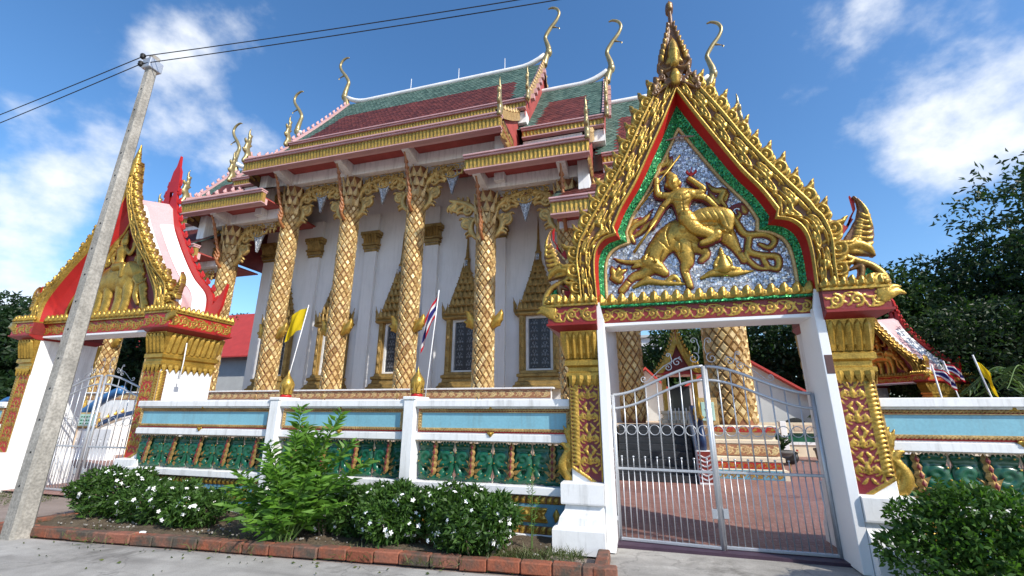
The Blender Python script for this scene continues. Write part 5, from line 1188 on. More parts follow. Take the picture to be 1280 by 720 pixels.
    if i == 0:
        for u in (-2.0, 1.3, 4.3): hb().tube([(CX+u, RY, S['ridge']), (CX+u, RY, S['ridge']+1.0)], .02, 5).build('lightning_rod', 'flat_white', hall)
# ---- pedestal of the great corner column, side stair with serpent balustrade
pd = hb(); pd.stepped(2.78, 15.75, [(.12, .04), (.12, .3), (.04, .32), (.02, .5), (.08, .52), (.08, .62), (-.02, .66), (-.02, .98), (.03, 1.0), (.03, 1.08), (-.06, 1.12), (-.06, 1.28), (.06, 1.30), (.06, 1.46), (0, 1.5)], .85, .95)
pdo = pd.build('pedestal', 'pale_wall', hall)
for z0, z1, mt in ((.05, .29, 'relief_blue'), (.33, .49, 'relief_red'), (.67, .97, 'relief_trim'), (1.31, 1.45, 'relief_red')):
    r = Relief(-.85, .85, z0, z1, .02); r.h += .0006; vine(r, -.83, .83, (z0+z1)/2, (z1-z0)*.45, .24, .5); e = {.05: .125, .33: .06, .67: .02, 1.31: .07}[z0]
    put('pedestal_frieze', r.panel('pedestal_frieze'), mt, pdo, (2.78-CX, 15.75-.95-e-.004-RY, 0))
for k in range(8):
    hb().box(-.78, 1.25, 13.35+k*.235, 15.3, .045+k*.182, .045+(k+1)*.182, .008).build('stair_step', 'black_stone', hall)
def balustrade(x, y0, y1, z0, z1, label=None):
    mb = hb(); mb.prism([(y0, .04), (y1, .04), (y1, z1), (y0, z0)], -.12, .12, Matrix.Translation((x, 0, 0)) @ Matrix.Rotation(math.pi/2, 4, 'Z') @ Matrix.Identity(4))
    o = mb.build('stair_cheek', 'white', hall)
    hb().box(x-.19, x+.19, y0-.36, y0+.02, .04, z0+.12, .01).build('newel', 'white', o)
    r = Relief(-.17, .17, .1, z0+.1, .018); r.h += .0006; z = .15
    while z < z0: r.stroke([(-.14, z+.06), (0, z), (.14, z+.06)], .022, 1.); z += .11
    put('newel_panel', r.panel('newel_panel'), 'relief_chevron', o, (x-CX, y0-.365-RY, 0))
    P = [(x, y1, z1+.15), (x, (y0+y1)/2, (z0+z1)/2+.25), (x, y0, z0+.15), (x, y0-.25, z0+.35), (x, y0-.15, z0+.75), (x, y0-.4, z0+1.0)]
    ng = hb().tube(crspline(P, 6), list(np.interp(np.linspace(0, 1, 31), [0, .6, .85, 1], [.09, .10, .075, .05])), 10).build('serpent_body', 'navy', o, True)
    mb = hb(); V, F = flame(.55, .22, .08); mb.add(V, F, Matrix.Translation((x, y0-.2, z0+.95)) @ Matrix.Rotation(math.pi/2, 4, 'Z')); V, F = flame(.3, .2, .1); mb.add(V, F, Matrix.Translation((x, y0-.35, z0+.98)) @ Matrix.Rotation(R(100), 4, 'X'))
    for k in range(8):
        p = crspline(P, 4)[k+3]; V, F = flame(.22, .16, .05); mb.add(V, F, Matrix.Translation((p[0], p[1], p[2]+.1)) @ Matrix.Rotation(math.pi/2, 4, 'Z'))
    mb.build('serpent_crest', 'gold', ng, kind='stuff')
    return o
balustrade(-.98, 13.6, 15.3, .75, 1.85); balustrade(1.46, 13.6, 15.3, .75, 1.85)
pq = hb().box(1.66, 2.02, 14.62, 14.68, 1.62, 2.15, .01).build('mint_plaque', 'mint', hall); hb().box(1.55, 2.12, 14.68, 14.78, 1.5, 2.28, .01).build('plaque_frame', 'gold_pale', pq)
r = Relief(-.15, .15, 0, .4, .014); r.stroke([(-.08, .05), (.0, .14), (-.03, .25), (.06, .33)], [.03, .035, .03, .015], 1); r.stroke([(.0, .15), (.1, .1)], .02, 1); r.stroke([(-.03, .25), (-.1, .3)], .018, 1); r.stroke([(.02, .3), (.09, .25)], .018, 1); put('ink_figure', r.solid('ink_figure', .3, 0), 'ink', pq, (1.84-CX, 14.615-RY, 1.66))
# serpent wall and plaques seen through the elephant gateway
for x in (-21.5, -24.6): balustrade(x, 13.0, 15.0, .9, 1.7)
sp = hb().box(-27, -19.2, 12.5, 12.8, .04, 1.15, .01).build('stair_wall', 'white', hall)
hb().tube(crspline([(-27, 12.6, 1.6), (-25.6, 12.6, 2.25), (-24.2, 12.6, 1.75), (-22.8, 12.6, 2.3), (-21.4, 12.6, 1.7), (-20.2, 12.6, 2.25), (-19.3, 12.6, 2.6)], 8), .17, 10).build('serpent_body', 'naga_blue', sp, True)
for x in (-25.9, -24.6, -23.2, -21.9, -20.5):
    p = hb().box(x-.5, x+.5, 12.42, 12.5, 1.2, 1.75, .01).build('plaque_frame', 'gold_pale', sp); q = hb().box(x-.42, x+.42, 12.39, 12.42, 1.26, 1.69).build('mint_plaque', 'mint', p)
    mb = hb()
    for j in range(3):
        for k in range(5): mb.box(x-.33+.14*k, x-.23+.14*k+.02*((k*j) % 2), 12.385, 12.39, 1.32+.12*j, 1.37+.12*j)
    mb.build('inscription', 'text_green', q, kind='stuff')
for x in (-25.2, -23.9, -22.5, -21.2):
    p = hb().box(x-.2, x+.2, 12.35, 12.5, .05, 1.7, .015).build('wall_pier', 'stone_trim', sp)
    r = Relief(-.19, .19, .1, 1.65, .02); r.h += .0006; z = .15
    while z < 1.6: r.stroke([(-.15, z+.08), (0, z), (.15, z+.08)], .03, 1.); z += .14
    put('pier_panel', r.panel('pier_panel'), 'relief_trim', p, (x-CX, 12.345-RY, 0))
# ------------------------------------------------------------------ plants
def leaf_cloud(name, P, D, L, Wd, mat, parent=None, fold=.25, kind='stuff', bend=.15):
    """P centres, D pointing directions, one folded leaf each"""
    n = len(P); L = np.broadcast_to(L, n); Wd = np.broadcast_to(Wd, n)
    D = D/np.maximum(np.linalg.norm(D, axis=1, keepdims=True), 1e-6); A = RNG.normal(size=(n, 3)); A[:, 2] = np.abs(A[:, 2])*.2
    S = np.cross(D, A); S /= np.maximum(np.linalg.norm(S, axis=1, keepdims=True), 1e-6); N = np.cross(S, D); N = np.where(N[:, 2:3] < 0, -N, N)
    l = L[:, None]; w = Wd[:, None]
    b = P; t = P+D*l-N*l*bend; m = P+D*l*.45; q1 = m+S*w*.5+N*w*fold; q2 = m-S*w*.5+N*w*fold
    V = np.stack([b, q1, t, q2], 1).reshape(-1, 3); F = np.arange(4*n).reshape(n, 4); r = np.repeat(RNG.random(n), 4)
    return put(name, raw_mesh(name, V, F, False, {'rnd': r}), mat, parent, kind=kind)
def shell_points(lumps, n, depth=.35):
    """points spread through the outer part of a union of ellipsoids, with outward directions"""
    lumps = np.array(lumps, float); vol = lumps[:, 3]*lumps[:, 4]*lumps[:, 5]; pr = vol**(2/3); pr /= pr.sum(); k = RNG.choice(len(lumps), n, p=pr)
    U = RNG.normal(size=(n, 3)); U /= np.linalg.norm(U, axis=1, keepdims=True); rr = 1-depth*RNG.random(n)**1.6+.06*RNG.normal(size=n)
    P = lumps[k, :3]+U*lumps[k, 3:]*rr[:, None]; D = U/lumps[k, 3:]; D /= np.linalg.norm(D, axis=1, keepdims=True)
    keep = np.ones(n, bool)
    for q in lumps: d = (((P-q[:3])/q[3:])**2).sum(1); keep &= d > .35
    return P[keep], D[keep]
def flower_mesh():
    mb = MB()
    for k in range(5):
        a = 2*math.pi*k/5; V = [(0, 0, .004), (.018, -.011, .008), (.032, 0, .002), (.018, .011, .008)]; mb.add(V, [(0, 1, 2, 3)], Matrix.Rotation(a, 4, 'Z'))
    mb.lathe([(0, 0), (.006, .004), (0, .01)], 6); return mb
FLW = flower_mesh()
def flowering_bush(label, c, lumps, nleaf, nflow):
    root = thing('flowering_shrub', label, 'shrub', c, 0, 'white-flowered shrubs')
    lumps = list(lumps)
    for q in list(lumps):
        for k in range(7): a = random.uniform(0, 6.28); e = random.uniform(.0, 1.2); s = random.uniform(.2, .42); lumps.append((q[0]+q[3]*.85*math.cos(a)*math.cos(e), q[1]+q[4]*.85*math.sin(a)*math.cos(e), q[2]+q[5]*.9*math.sin(e), q[3]*s, q[4]*s, q[5]*s))
    lumps = [(a, b, c_, d*.86 if i < 5 else d, e_*.86 if i < 5 else e_, f*.86 if i < 5 else f) for i, (a, b, c_, d, e_, f) in enumerate(lumps)]
    P, D = shell_points(lumps, nleaf, .5); P[:, 2] = np.maximum(P[:, 2], .03); D = D*.6+RNG.normal(size=D.shape)*.55+np.array([0, 0, .15])
    leaf_cloud('foliage', P, D, RNG.uniform(.045, .12, len(P)), RNG.uniform(.02, .042, len(P)), 'leaf_dark', root)
    P2, D2 = shell_points(lumps, nleaf//4, .12); P2[:, 2] = np.maximum(P2[:, 2], .03); leaf_cloud('young_foliage', P2, D2*.8+RNG.normal(size=D2.shape)*.4+np.array([0, 0, .35]), RNG.uniform(.06, .10, len(P2)), RNG.uniform(.02, .032, len(P2)), 'leaf_mid', root)
    mb = MB()
    for k in range(14): a = random.uniform(0, 6.28); q = random.choice(lumps); mb.tube([(q[0]*.5+.1*math.cos(a), q[1]*.5+.1*math.sin(a), 0), (q[0]+q[3]*.5*math.cos(a), q[1]+q[4]*.5*math.sin(a), q[2]+q[5]*.4)], [.014, .005], 5)
    mb.build('stems', 'trunk', root, kind='stuff')
    Pf, Df = shell_points(lumps, nflow*3, .02); m = (Df[:, 1] < .35) & (Pf[:, 2] > .12); Pf, Df = Pf[m][:nflow], Df[m][:nflow]; mb = MB()
    for p, d in zip(Pf, Df):
        dv = Vector(d)+Vector((random.uniform(-.5, .5), random.uniform(-.6, .2), random.uniform(0, .7))); mb.add(FLW.v, FLW.f, Matrix.Translation(Vector(p)+Vector(d)*.03) @ dv.to_track_quat('Z', 'Y').to_matrix().to_4x4() @ Matrix.Scale(random.uniform(.75, 1.25), 4))
    mb.build('flowers', 'flower', root, kind='stuff')
    return root
flowering_bush('long low white-flowered hedge beneath the wall beside the elephant gateway', (-7.9, 6.1, .05), [(-1.4, .1, .30, .5, .5, .36), (-.75, .0, .34, .5, .5, .38), (-.1, -.05, .28, .5, .5, .33), (.5, -.1, .28, .48, .5, .33), (1.0, -.15, .24, .45, .45, .30)], 13000, 170)
flowering_bush('white-flowered shrub tucked behind the tall bright green shrub', (-4.5, 6.25, .05), [(-.2, 0, .33, .5, .4, .36), (.3, .0, .28, .4, .35, .32)], 7000, 40)
flowering_bush('rounded white-flowered shrub next to the tall bright green shrub, before the gilt dado', (-3.45, 6.1, .05), [(-.12, 0, .38, .46, .42, .36), (.2, .05, .33, .42, .4, .33), (0, -.1, .25, .45, .4, .25)], 9000, 75)
flowering_bush('rounded white-flowered shrub nearest the white plinth of the gold gateway', (-2.3, 6.0, .05), [(-.15, 0, .38, .48, .42, .36), (.2, .0, .36, .45, .42, .35), (0, -.08, .25, .52, .42, .24)], 10000, 105)
def leafy_stems(root, stems, nl, L, Wd, mat, droop=.5):
    Ps, Ds, Ls = [], [], []; mb = MB()
    for base, tip, r in stems:
        b, t = np.array(base), np.array(tip); mid = (b+t)/2+np.array([0, 0, .12*np.linalg.norm(t-b)]); C = crspline([b, mid, t], 8); mb.tube([tuple(p) for p in C], list(np.linspace(r, r*.35, len(C))), 5)
        m = max(6, int(nl*np.linalg.norm(t-b)))
        for i in range(m):
            u = .22+.78*(i/(m-1)); p = C[min(int(u*(len(C)-1)), len(C)-1)]*1.; j = u*(len(C)-1); k = min(int(j), len(C)-2); p = C[k]*(1-(j-k))+C[k+1]*(j-k)
            a = i*2.4+random.uniform(-.4, .4); tg = C[k+1]-C[k]; tg = tg/np.linalg.norm(tg); up = .75-droop*(1-u)
            Ps.append(p); Ds.append(np.array([math.cos(a), math.sin(a), 0])*.9+tg*up+np.array([0, 0, random.uniform(-.35, .25)])); Ls.append(L*random.uniform(.65, 1.2)*(1.05-.35*u))
    mb.build('stems', 'stem', root, kind='stuff'); Ls = np.array(Ls)
    leaf_cloud('foliage', np.array(Ps), np.array(Ds), Ls, Ls*Wd, mat, root, .18, bend=.28)
ts = thing('leafy_shrub', 'tall bright green leafy shrub growing between the wall posts', 'shrub', (-4.95, 5.75, .05))
st = []
for k in range(30):
    a = random.uniform(0, 6.28); q = random.random()**.6; st.append(((.12*math.cos(a), .1*math.sin(a), 0), (1.12*q*math.cos(a)+.05, .55*q*math.sin(a), (1.42-.65*q*q)*random.uniform(.5, 1.1)), .012))
for x, y, z in ((-.12, .1, 1.78), (.62, .1, 1.72), (.1, .05, 1.5), (.85, .1, 1.3), (1.2, .0, 1.05), (-.9, -.1, .85), (-1.1, 0, .6), (.35, 0, 1.42), (-.5, 0, 1.2), (-.4, -.5, .35), (-.1, -.55, .25), (.2, -.5, .4)): st.append(((.05, 0, 0), (x, y, z), .013))
leafy_stems(ts, st, 52, .25, .24, 'leaf_bright')
rb = thing('leafy_shrub', 'dense glossy green bush in front of the wall beside the brown-plaque pillar', 'shrub', (3.05, 5.85, .03))
st = []
for k in range(80):
    a = random.uniform(0, 6.28); q = random.random()**.5; st.append(((.15*math.cos(a), .1*math.sin(a), 0), (.85*q*math.cos(a), .45*q*math.sin(a), (1.02-.5*q*q)*random.uniform(.7, 1.08)+.06), .010))
leafy_stems(rb, st[:34], 90, .085, .5, 'leaf_mid', .3)
_l = [(0, 0, .42, .66, .42, .42), (-.28, .02, .62, .38, .34, .34), (.28, 0, .66, .42, .36, .36), (0, -.05, .8, .34, .3, .26), (.55, 0, .4, .36, .34, .34), (-.5, 0, .34, .3, .3, .28)]
_l += [(q[0]+q[3]*.8*math.cos(t), q[1]+q[4]*.6*math.sin(t), q[2]+q[5]*.6*abs(math.sin(t*1.7)), .16, .16, .14) for q in _l[:6] for t in (.3, 1.2, 2.2, 3.3, 4.4, 5.5)]
P, D = shell_points(_l, 11000, .5); P[:, 2] = np.maximum(P[:, 2], .02); leaf_cloud('dense_foliage', P, D*.6+RNG.normal(size=D.shape)*.5+np.array([0, 0, .2]), RNG.uniform(.045, .085, len(P)), RNG.uniform(.026, .042, len(P)), 'leaf_mid', rb)
wd = thing('weed', 'thin upright feathery weed against the white gateway plinth', 'weed', (-1.55, 6.35, .05)); leafy_stems(wd, [((0, 0, 0), (.03, 0, .98), .006), ((.02, 0, 0), (-.05, .02, .8), .005), ((0, 0, 0), (.1, 0, .62), .005)], 70, .07, .2, 'leaf_bright', .2)
wd = thing('weed', 'small weed growing at the foot of the concrete pole', 'weed', (-8.9, 5.75, .0)); leafy_stems(wd, [((0, 0, 0), (.25*math.cos(a), .2*math.sin(a), .28), .006) for a in (0, 1, 2, 3, 4, 5)], 50, .12, .3, 'leaf_mid', .2)
def grass_patch(name, pts, n, h, kind='stuff'):
    P = []; 
    for x, y, r, k in pts:
        for _ in range(int(n*k)): a = random.uniform(0, 6.28); q = r*math.sqrt(random.random()); P.append((x+q*math.cos(a), y+q*math.sin(a)*.6, .03))
    P = np.array(P); D = RNG.normal(size=P.shape)*.5+np.array([0, 0, 1.]); l = RNG.uniform(.3, 1., len(P))*h
    o = leaf_cloud(name, P, D, l, np.full(len(P), .009), 'grass', None, .1, bend=.4); return o
g = grass_patch('bed_grass', [(-1.75, 5.95, .5, 1), (-2.6, 5.65, .5, .35), (-3.6, 5.6, .5, .25), (-1.1, 6.15, .3, .5), (-5.5, 5.45, .8, .25), (-7.5, 5.3, .8, .2)], 800, .16); tag(g, 'sparse dry grass and weeds in the planting bed', 'grass')
g = grass_patch('verge_grass', [(-10.3, 7.0, .7, .6), (-12.4, 6.6, .9, .5), (-13.6, 6.6, .7, .6), (-9.7, 5.4, .35, .3)], 800, .12); tag(g, 'short grass tufts at the foot of the elephant gateway', 'grass')
# loose stones and litter in the bed
sm = [MB().lathe([(0, 0), (.05, .01), (.06, .035), (.03, .06), (0, .065)], 7).mesh('stone')]
mb = MB()
for k in range(220): mb.lathe([(0, -.008), (.008, 0), (.009, .007), (0, .012)], 5, M=Matrix.Translation(((lambda x: (x, 5.32+(x+9.6)*.081+random.random()**2*.8, .08))(random.uniform(-9, -1.2)))) @ Matrix.Rotation(random.random()*6, 4, 'Z') @ Matrix.Scale(random.uniform(.5, 2), 4))
o = mb.build('pebbles', 'concrete_pole', None, kind='stuff'); tag(o, 'loose pebbles scattered over the planting bed soil', 'pebbles')
# ------------------------------------------------------------------ trees
def tree(name, label, base, h, lumps, nleaf, mat, ls, trunk_r=.25, group='trees behind the temple grounds'):
    root = thing(name, label, 'tree', base, 0, group)
    mb = MB(); top = h*.62; mb.tube(crspline([(0, 0, -.1), (.1*trunk_r, .1, top*.4), (-.3*trunk_r, 0, top)], 6), list(np.linspace(trunk_r, trunk_r*.5, 13)), 9)
    for q in lumps: mb.tube(crspline([(0, 0, top*.55), (q[0]*.5, q[1]*.5, (top*.55+q[2])*.5+.3), (q[0], q[1], q[2])], 4), [trunk_r*.45, trunk_r*.4, trunk_r*.36, trunk_r*.3, trunk_r*.25, trunk_r*.2, trunk_r*.15, trunk_r*.1, trunk_r*.06], 6)
    mb.build('trunk', 'trunk', root, True)
    # clumps of leaves gathered on the boughs
    cl = []
    for q in lumps:
        m = max(8, int(26*(q[3]*q[4]*q[5])**(1/3)/1.2)); P, D = shell_points([q], m*2, .5); P = P[:m]
        for p in P: r = random.uniform(.26, .46)*(q[3]*q[4]*q[5])**(1/3); cl.append((*p, r*1.25, r*1.25, r*.75))
    P, D = shell_points(cl, nleaf, .55); D = D*.5+RNG.normal(size=D.shape)*.6+np.array([0, 0, -.1])
    leaf_cloud('crown', P, D, RNG.uniform(.7, 1.3, len(P))*ls, RNG.uniform(.3, .5, len(P))*ls, mat, root)
    return root
def crown_lumps(R_, h, n, sq=.7):
    o = [(0, 0, h-R_*sq*.9, R_*.75, R_*.75, R_*sq)]
    for k in range(n): a = 2*math.pi*k/n+random.uniform(-.3, .3); q = R_*random.uniform(.45, .75); o.append((q*math.cos(a), q*math.sin(a), h-R_*random.uniform(.7, 1.7), R_*random.uniform(.4, .6), R_*random.uniform(.4, .6), R_*random.uniform(.3, .5)))
    return o
TR = [('broadleaf_tree', 'towering dark tree, tallest of those behind the small yellow flag', (28.0, 33, 0), 17.5, 7.0, 9, 'leaf_tree', .42), ('broadleaf_tree', 'big dark tree standing next to the towering tallest tree', (21.5, 36, 0), 12.2, 5.2, 8, 'leaf_tree', .40), ('broadleaf_tree', 'dark tree behind the distant pink-roofed gateway', (16.6, 35, 0), 10.8, 4.0, 7, 'leaf_tree2', .36),
      ('broadleaf_tree', 'bushy dark tree directly behind the small yellow flag on the wall', (24.5, 27, 0), 9.4, 4.6, 8, 'leaf_tree', .34), ('broadleaf_tree', 'low dark tree behind the striped flag by the pink-roofed gateway', (17.5, 28.5, 0), 7.2, 3.4, 7, 'leaf_tree', .26),
      ('broadleaf_tree', 'dark tree seen through the gateway beside the jamb with the brown plaque', (12.2, 40, 0), 9.6, 4.6, 8, 'leaf_tree', .40), ('broadleaf_tree', 'second dark tree seen through the gateway beyond the scaled column', (8.6, 44, 0), 9.4, 4.2, 7, 'leaf_tree', .40),
      ('broadleaf_tree', 'light green tree seen through the gateway behind the gold shrine', (3.8, 38, 0), 9.0, 3.4, 7, 'leaf_tree2', .36), ('broadleaf_tree', 'green tree behind the red-roofed building at the temple corner', (-44, 40, 0), 12.0, 3.6, 6, 'leaf_tree2', .34), ('broadleaf_tree', 'dark tree seen through the elephant gateway opening', (-33, 20, 0), 8.4, 4.2, 7, 'leaf_tree', .36), ('broadleaf_tree', 'dark tree behind the wall on the far side of the elephant gateway', (-40, 19, 0), 8.2, 4.0, 7, 'leaf_tree', .36),
      ('broadleaf_tree', 'taller dark tree farther off on the far side of the elephant gateway', (-52, 24, 0), 10.5, 4.5, 7, 'leaf_tree', .40)]
for nm, lb, b, h, R_, n, mt, ls in TR: tree(nm, lb, b, h, crown_lumps(R_, h, n), int(15500*R_*.62), mt, ls, .1*R_*.7)
# banana-like plants and palm tufts by the right wall
def frond_plant(label, base, n, L, h):
    root = thing('palm_plant', label, 'palm', base, 0, 'feathery palms'); Ps, Ds, Ls = [], [], []; mb = MB()
    for k in range(n):
        a = 2*math.pi*k/n+random.uniform(-.3, .3); e = random.uniform(.5, 1.1); P = [(0, 0, h*.3), (L*.4*math.cos(a), L*.4*math.sin(a), h+L*.3*e), (L*math.cos(a), L*math.sin(a), h-L*.05)]; C = crspline(P, 10); mb.tube(C, list(np.linspace(.03, .008, len(C))), 5)
        for i in range(3, len(C)-1):
            t = C[i+1]-C[i]; t = t/np.linalg.norm(t); s = np.cross(t, (0, 0, 1.))
            for sg in (1, -1): Ps.append(C[i]); Ds.append(s*sg+t*.5-np.array([0, 0, .25])); Ls.append(.42)
    mb.build('stalks', 'stem', root, kind='stuff'); leaf_cloud('fronds', np.array(Ps), np.array(Ds), np.array(Ls), np.array(Ls)*.14, 'leaf_tree2', root); return root
frond_plant('feathery green palm behind the small striped flag, before the dark trees', (11.0, 16.5, 0), 12, 1.7, 2.6)
frond_plant('feathery green palm in a pot near the far balustrade, seen through the gateway', (8.6, 24, 0), 10, 1.2, 1.9)
# ------------------------------------------------------------------ flags
def flag(label, base, top, w, h, mat, swing, group='flags on poles'):
    root = thing('flag', label, 'flag', base, 0, group); T = Vector(top)-Vector(base)
    MB().tube([(0, 0, 0), tuple(T)], .014, 6).build('flag_pole', 'flat_white', root, True)
    n, m_ = 22, 14; V = []; At = []; u0 = T.normalized()
    for j in range(m_+1):
        for i in range(n+1):
            s = i/n; v = j/m_; p = T-u0*(h*v+.03); d = Vector(swing).normalized()
            off = d*(w*s)+Vector((.0, 1, 0))*(.06*math.sin(s*7+v*2.2)+.03*math.sin(s*13-v*4))*(.3+s)+Vector((0, 0, -1))*(.28*w*s*s+.02*math.sin(s*9+v*3)); V.append(p+off); At.append(v)
    F = [(j*(n+1)+i, j*(n+1)+i+1, (j+1)*(n+1)+i+1, (j+1)*(n+1)+i) for j in range(m_) for i in range(n)]
    put('cloth', raw_mesh('cloth', V, F, True, {'v': At}), mat, root); return root
flag('yellow flag drooping from a leaning pole in front of the scaled columns', (-9.95, 10.5, 1.0), (-9.3, 10.5, 4.85), .62, .72, 'flag_yellow', (-.95, 0, -.30))
flag('striped red white and blue flag hanging limp in front of the temple windows', (-5.42, 10.5, 1.0), (-5.1, 10.5, 5.0), .85, .7, 'flag_thai', (-.42, -.1, -.9))
flag('small striped red white and blue flag above the wall near the far pink-roofed gateway', (5.5, 10.5, 1.0), (5.42, 10.5, 2.74), .36, .22, 'flag_thai', (.9, 0, -.5))
flag('small yellow flag above the wall, before the dark trees', (6.35, 10.5, 1.0), (6.1, 10.5, 2.9), .35, .38, 'flag_yellow', (.45, 0, -.75))
flag('faded blue striped flag deep among the dark trees behind the other small flags', (8.6, 15.5, 1.0), (8.3, 15.5, 3.3), .4, .3, 'flag_thai', (.8, 0, -.4))
# ------------------------------------------------------------------ things seen through the gateway and beyond
def gable_hall(label, x0, x1, y0, y1, hw, hr, group='low halls with red roof edges'):
    root = thing('low_hall', label, 'building', (x0, y0, 0), 0, group); L = x1-x0; Dp = y1-y0; c = L/2
    mb = MB(); mb.prism([(0, 0), (L, 0), (L, hw), (c, hr-.15), (0, hw)], 0, Dp); mb.build('wall', 'hall_wall', root)
    for sx in (0, 1):
        xe = -.6 if sx == 0 else L+.6; ze = hw-(hr-hw)/c*.6
        mb = MB(); V = [(xe, -.5, ze), (c, -.5, hr), (c, Dp+.5, hr), (xe, Dp+.5, ze)]; mb.add(V+[(x, y, z-.12) for x, y, z in V], [(0, 1, 2, 3), (7, 6, 5, 4), (0, 4, 5, 1), (1, 5, 6, 2), (2, 6, 7, 3), (3, 7, 4, 0)]); mb.build('roof', 'roof_red', root)
    n = max(2, int(L/2.2))
    for k in range(n):
        x = L*(k+.5)/n; pts = [(x-.6, .02), (x+.6, .02)]+[(x+.6*math.cos(a), 1.1+.6*math.sin(a)) for a in np.linspace(0, math.pi, 11)]
        MB().prism(pts, -.03, .01).build('arched_opening', 'glass_dark', root)
    return root
gable_hall('long grey hall with red roof edge behind the great scaled column', 1.1, 8.3, 25.5, 33, 2.55, 5.0)
gable_hall('small grey hall with red gable edge beside the gold shrine', -1.5, 2.0, 24.6, 25.2, 2.4, 4.2)
rh = thing('red_roofed_house', 'house with bright red tiled roof behind the corner of the temple', 'house', (-56, 34, 0)); MB().box(0, 22, 0, 8, 0, 7.2).build('wall', 'hall_wall', rh)
for k in range(6):
    mb = MB(); z0, z1 = 7.0+k*.95, 7.0+(k+1)*.95; y0, y1 = -1+k*.85, -1+(k+1)*.85; V = [(-1, y0, z0), (23, y0, z0), (23, y1, z1), (-1, y1, z1)]; mb.add(V+[(x, y, z-.12) for x, y, z in V], [(0, 1, 2, 3), (7, 6, 5, 4), (0, 4, 5, 1), (1, 5, 6, 2), (2, 6, 7, 3), (3, 7, 4, 0)]); mb.build('roof_course', 'roof_red', rh, loc=(0, 0, -.05*k))
ap = thing('apartment_block', 'far white apartment block with rows of windows, seen through the gateway', 'building', (-3.5, 60, 0)); MB().box(0, 7.5, 0, 8, 0, 11.6).build('wall', 'flat_white', ap)
wmesh = MB().box(-.34, .34, -.06, .02, 0, 1.15).mesh('window'); smesh = MB().box(-.42, .42, -.25, .0, -.12, 0).mesh('sill')
for j in range(5):
    for k in range(7): w = put('window', wmesh, 'glass_dark', ap, (.6+k*1.03, 0, 1.2+j*2.05)); put('sill', smesh, 'flat_white', w)
    MB().box(0, 7.5, -.5, 0, .45+j*2.05, 1.05+j*2.05).build('balcony', 'flat_white', ap)
MB().box(-.2, 7.7, -.4, 8.2, 11.6, 11.9).build('roof', 'hall_wall', ap)
bt = thing('blue_canopy', 'small blue pitched canopy in front of the apartment block', 'canopy', (-1.8, 48, 0)); mb = MB(); mb.prism([(-1.6, 4.6), (0, 6.0), (1.6, 4.6)], 0, 3); mb.build('roof', 'naga_blue', bt)
for x in (-1.4, 1.4): MB().tube([(x, .1, 0), (x, .1, 4.6)], .06, 6).build('post', 'flat_white', bt)
# gold shrine
sh = thing('gilded_shrine', 'small gilded shrine with steep pointed gable on the temple terrace', 'shrine', (1.32, 17.6, 1.5))
MB().stepped(0, 0, [(.12, 0), (.12, .12), (.04, .16), (.04, .3), (.1, .33), (.1, .42)], .6, .5).build('base', 'pale_wall', sh)
for x in (-.52, .52):
    for y in (-.42, .42): p = MB().box(x-.06, x+.06, y-.06, y+.06, .4, 1.7, .01).build('pillar', 'gold', sh)
MB().box(-.75, .75, -.55, .55, 1.68, 1.8, .01).build('lintel', 'relief_red', sh); MB().box(-.35, .35, -.1, .3, .42, 1.3, .02).build('image_niche', 'glass_dark', sh)
ci = crspline([(0, 2.75), (.14, 2.4), (.34, 2.0), (.54, 1.74)], 8); co = crspline([(.02, 3.3), (.2, 2.75), (.5, 2.2), (.82, 1.72)], 8)
bmh = barge_mesh('shrine_bargeboard', ci, co, -.08, .08, amp=.03, n=60, m=8)
for sx in (1, -1):
    b = put('bargeboard', bmh, 'gold', sh, (0, -.5, 0), scale=(sx, 1, 1))
    for p, tg in along(co, .15): nrm = np.array([-tg[1], tg[0]]); nrm = nrm if nrm[0] > 0 else -nrm; d = nrm*.8-tg*.5; put('crocket', CREST, 'gold', b, (p[0], -.05, p[1]), (0, math.atan2(d[0], d[1]), 0), (1, 1, 1))
mb = MB(); mb.strip([(-x, -.46, z) for x, z in ci], [(x, -.46, z) for x, z in ci]); mb.build('gable_panel', 'red_dark', sh)
mb = MB(); 
for sx in (1, -1): mb.strip([(sx*x, -.5, z) for x, z in co], [(sx*x, .5, z) for x, z in co])
mb.build('roof', 'roof_red', sh, True); MB().lathe([(.04, 0), (.05, .1), (.02, .3), (.0, .5)], 8, (0, -.5, 3.25)).build('spire', 'red', sh)
for k in range(9): MB().box(-.5+k*.12, -.47+k*.12, -.62, -.6, .0, .45+.08*math.sin(k*.4)).build('picket', 'flat_white', sh)
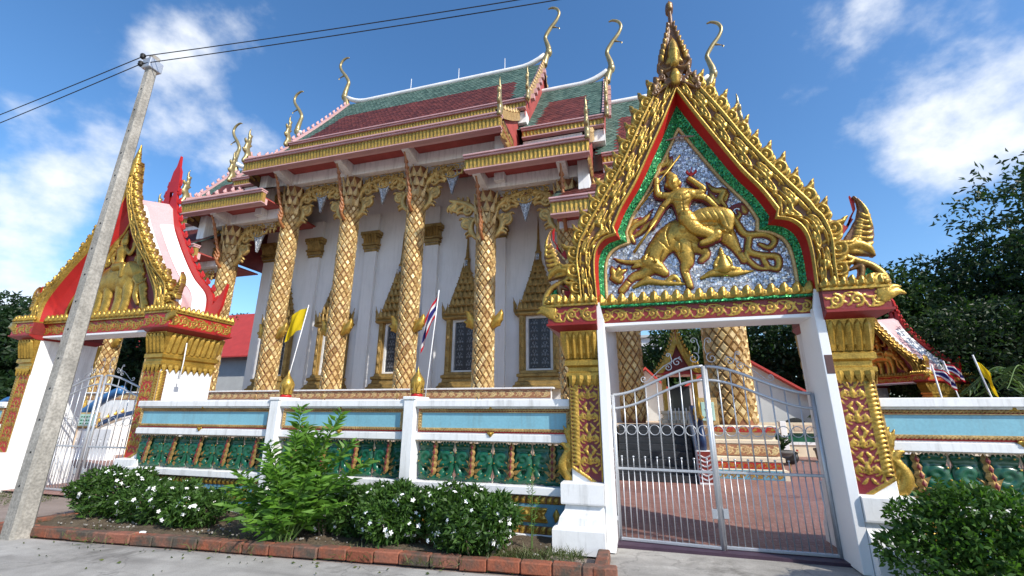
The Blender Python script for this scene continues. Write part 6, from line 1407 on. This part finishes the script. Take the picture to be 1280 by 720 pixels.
# far balustrade wall, planters, hens
fb = thing('far_balustrade', 'cream balustrade wall with green panels across the courtyard', 'wall', (4.2, 23.5, .045)); MB().box(0, 14, 0, .3, 0, .5).build('base', 'pale_wall', fb); MB().box(0, 14, -.05, .35, .5, .62).build('rail', 'white', fb); MB().box(0, 14, .05, .25, .62, 1.0).build('green_band', 'green_enamel', fb); MB().box(0, 14, -.05, .35, 1.0, 1.45).build('coping', 'pale_wall', fb)
for k in range(9): MB().box(.2+k*1.5, .45+k*1.5, -.09, .39, 0, 1.5, .01).build('post', 'white', fb); MB().box(.75+k*1.5, 1.55+k*1.5, -.07, -.05, 1.1, 1.36).build('panel', 'stone_trim', fb)
def planter(label, x, y):
    root = thing('planter', label, 'planter', (x, y, .045), 0, 'planters in the courtyard'); MB().lathe([(.34, 0), (.42, .1), (.46, .4), (.5, .42), (.5, .5), (.42, .5), (.4, .42), (0, .42)], 14).build('tub', 'pot', root, True)
    st = [((0, 0, .4), (.4*math.cos(a), .4*math.sin(a), .9+.1*math.sin(a*3)), .012) for a in np.linspace(0, 6, 14)]; leafy_stems(root, st, 50, .16, .4, 'leaf_tree'); return root
planter('stone tub of dark foliage by the far balustrade post', 6.9, 21.2); planter('dark leafy tub beside the pedestal of the great column', 4.75, 19.5)
def hen(label, x, y, rz):
    root = thing('rooster', label, 'rooster', (x, y, .045), rz)
    mb = MB(); mb.tube(crspline([(-.3, 0, .52), (-.18, 0, .38), (0, 0, .33), (.14, 0, .38), (.2, 0, .52), (.24, 0, .6)], 5), list(np.interp(np.linspace(0, 1, 26), [0, .25, .5, .7, .85, 1], [.02, .09, .13, .11, .05, .045])), 10)
    for k in range(5): V, F = flame(.34, .08, .02); mb.add(V, F, Matrix.Translation((-.2, .02*(k-2), .4)) @ Matrix.Rotation(R(-40-12*k), 4, 'Y'))
    mb.build('body', 'hen', root, True); MB().prism([(.22, .63), (.25, .7), (.27, .66), (.29, .69), (.29, .62)], -.01, .01).build('comb', 'comb_red', root)
    V, F = flame(.06, .03, .015); MB().add(V, F, Matrix.Translation((.27, 0, .6)) @ Matrix.Rotation(R(95), 4, 'Y')).build('beak', 'gold_pale', root)
    for y_ in (-.05, .05): MB().tube([(.02, y_, .24), (0, y_, .1), (.02, y_, .0)], .012, 5).build('leg', 'gold_pale', root)
hen('black rooster walking on the paving beside the column pedestal', 4.45, 17.2, R(-20))
# small stray stone in the bed
s = put('white_stone', sm[0], 'flat_white', None, (-7.05, 5.32, .05), scale=(1.6, 1, 1)); tag(s, 'pale stone lying in the bed just inside the kerb', 'stone')

# fallen leaves along the kerb and on the street
n = 150; xs = RNG.uniform(-9.2, 2.5, n); P = np.stack([xs, 5.0+(np.minimum(xs, -.6)+9.6)*.081-np.abs(RNG.normal(size=n))*.45, np.full(n, .004)], 1); P = P[(P[:, 0] < -.7) | (P[:, 0] > .2)]
D = RNG.normal(size=P.shape); D[:, 2] = .12
g = leaf_cloud('fallen_leaves', P, D, RNG.uniform(.03, .075, len(P)), RNG.uniform(.015, .03, len(P)), 'grass', None, .15); tag(g, 'dry fallen leaves scattered over the street below the brick kerb', 'leaves')
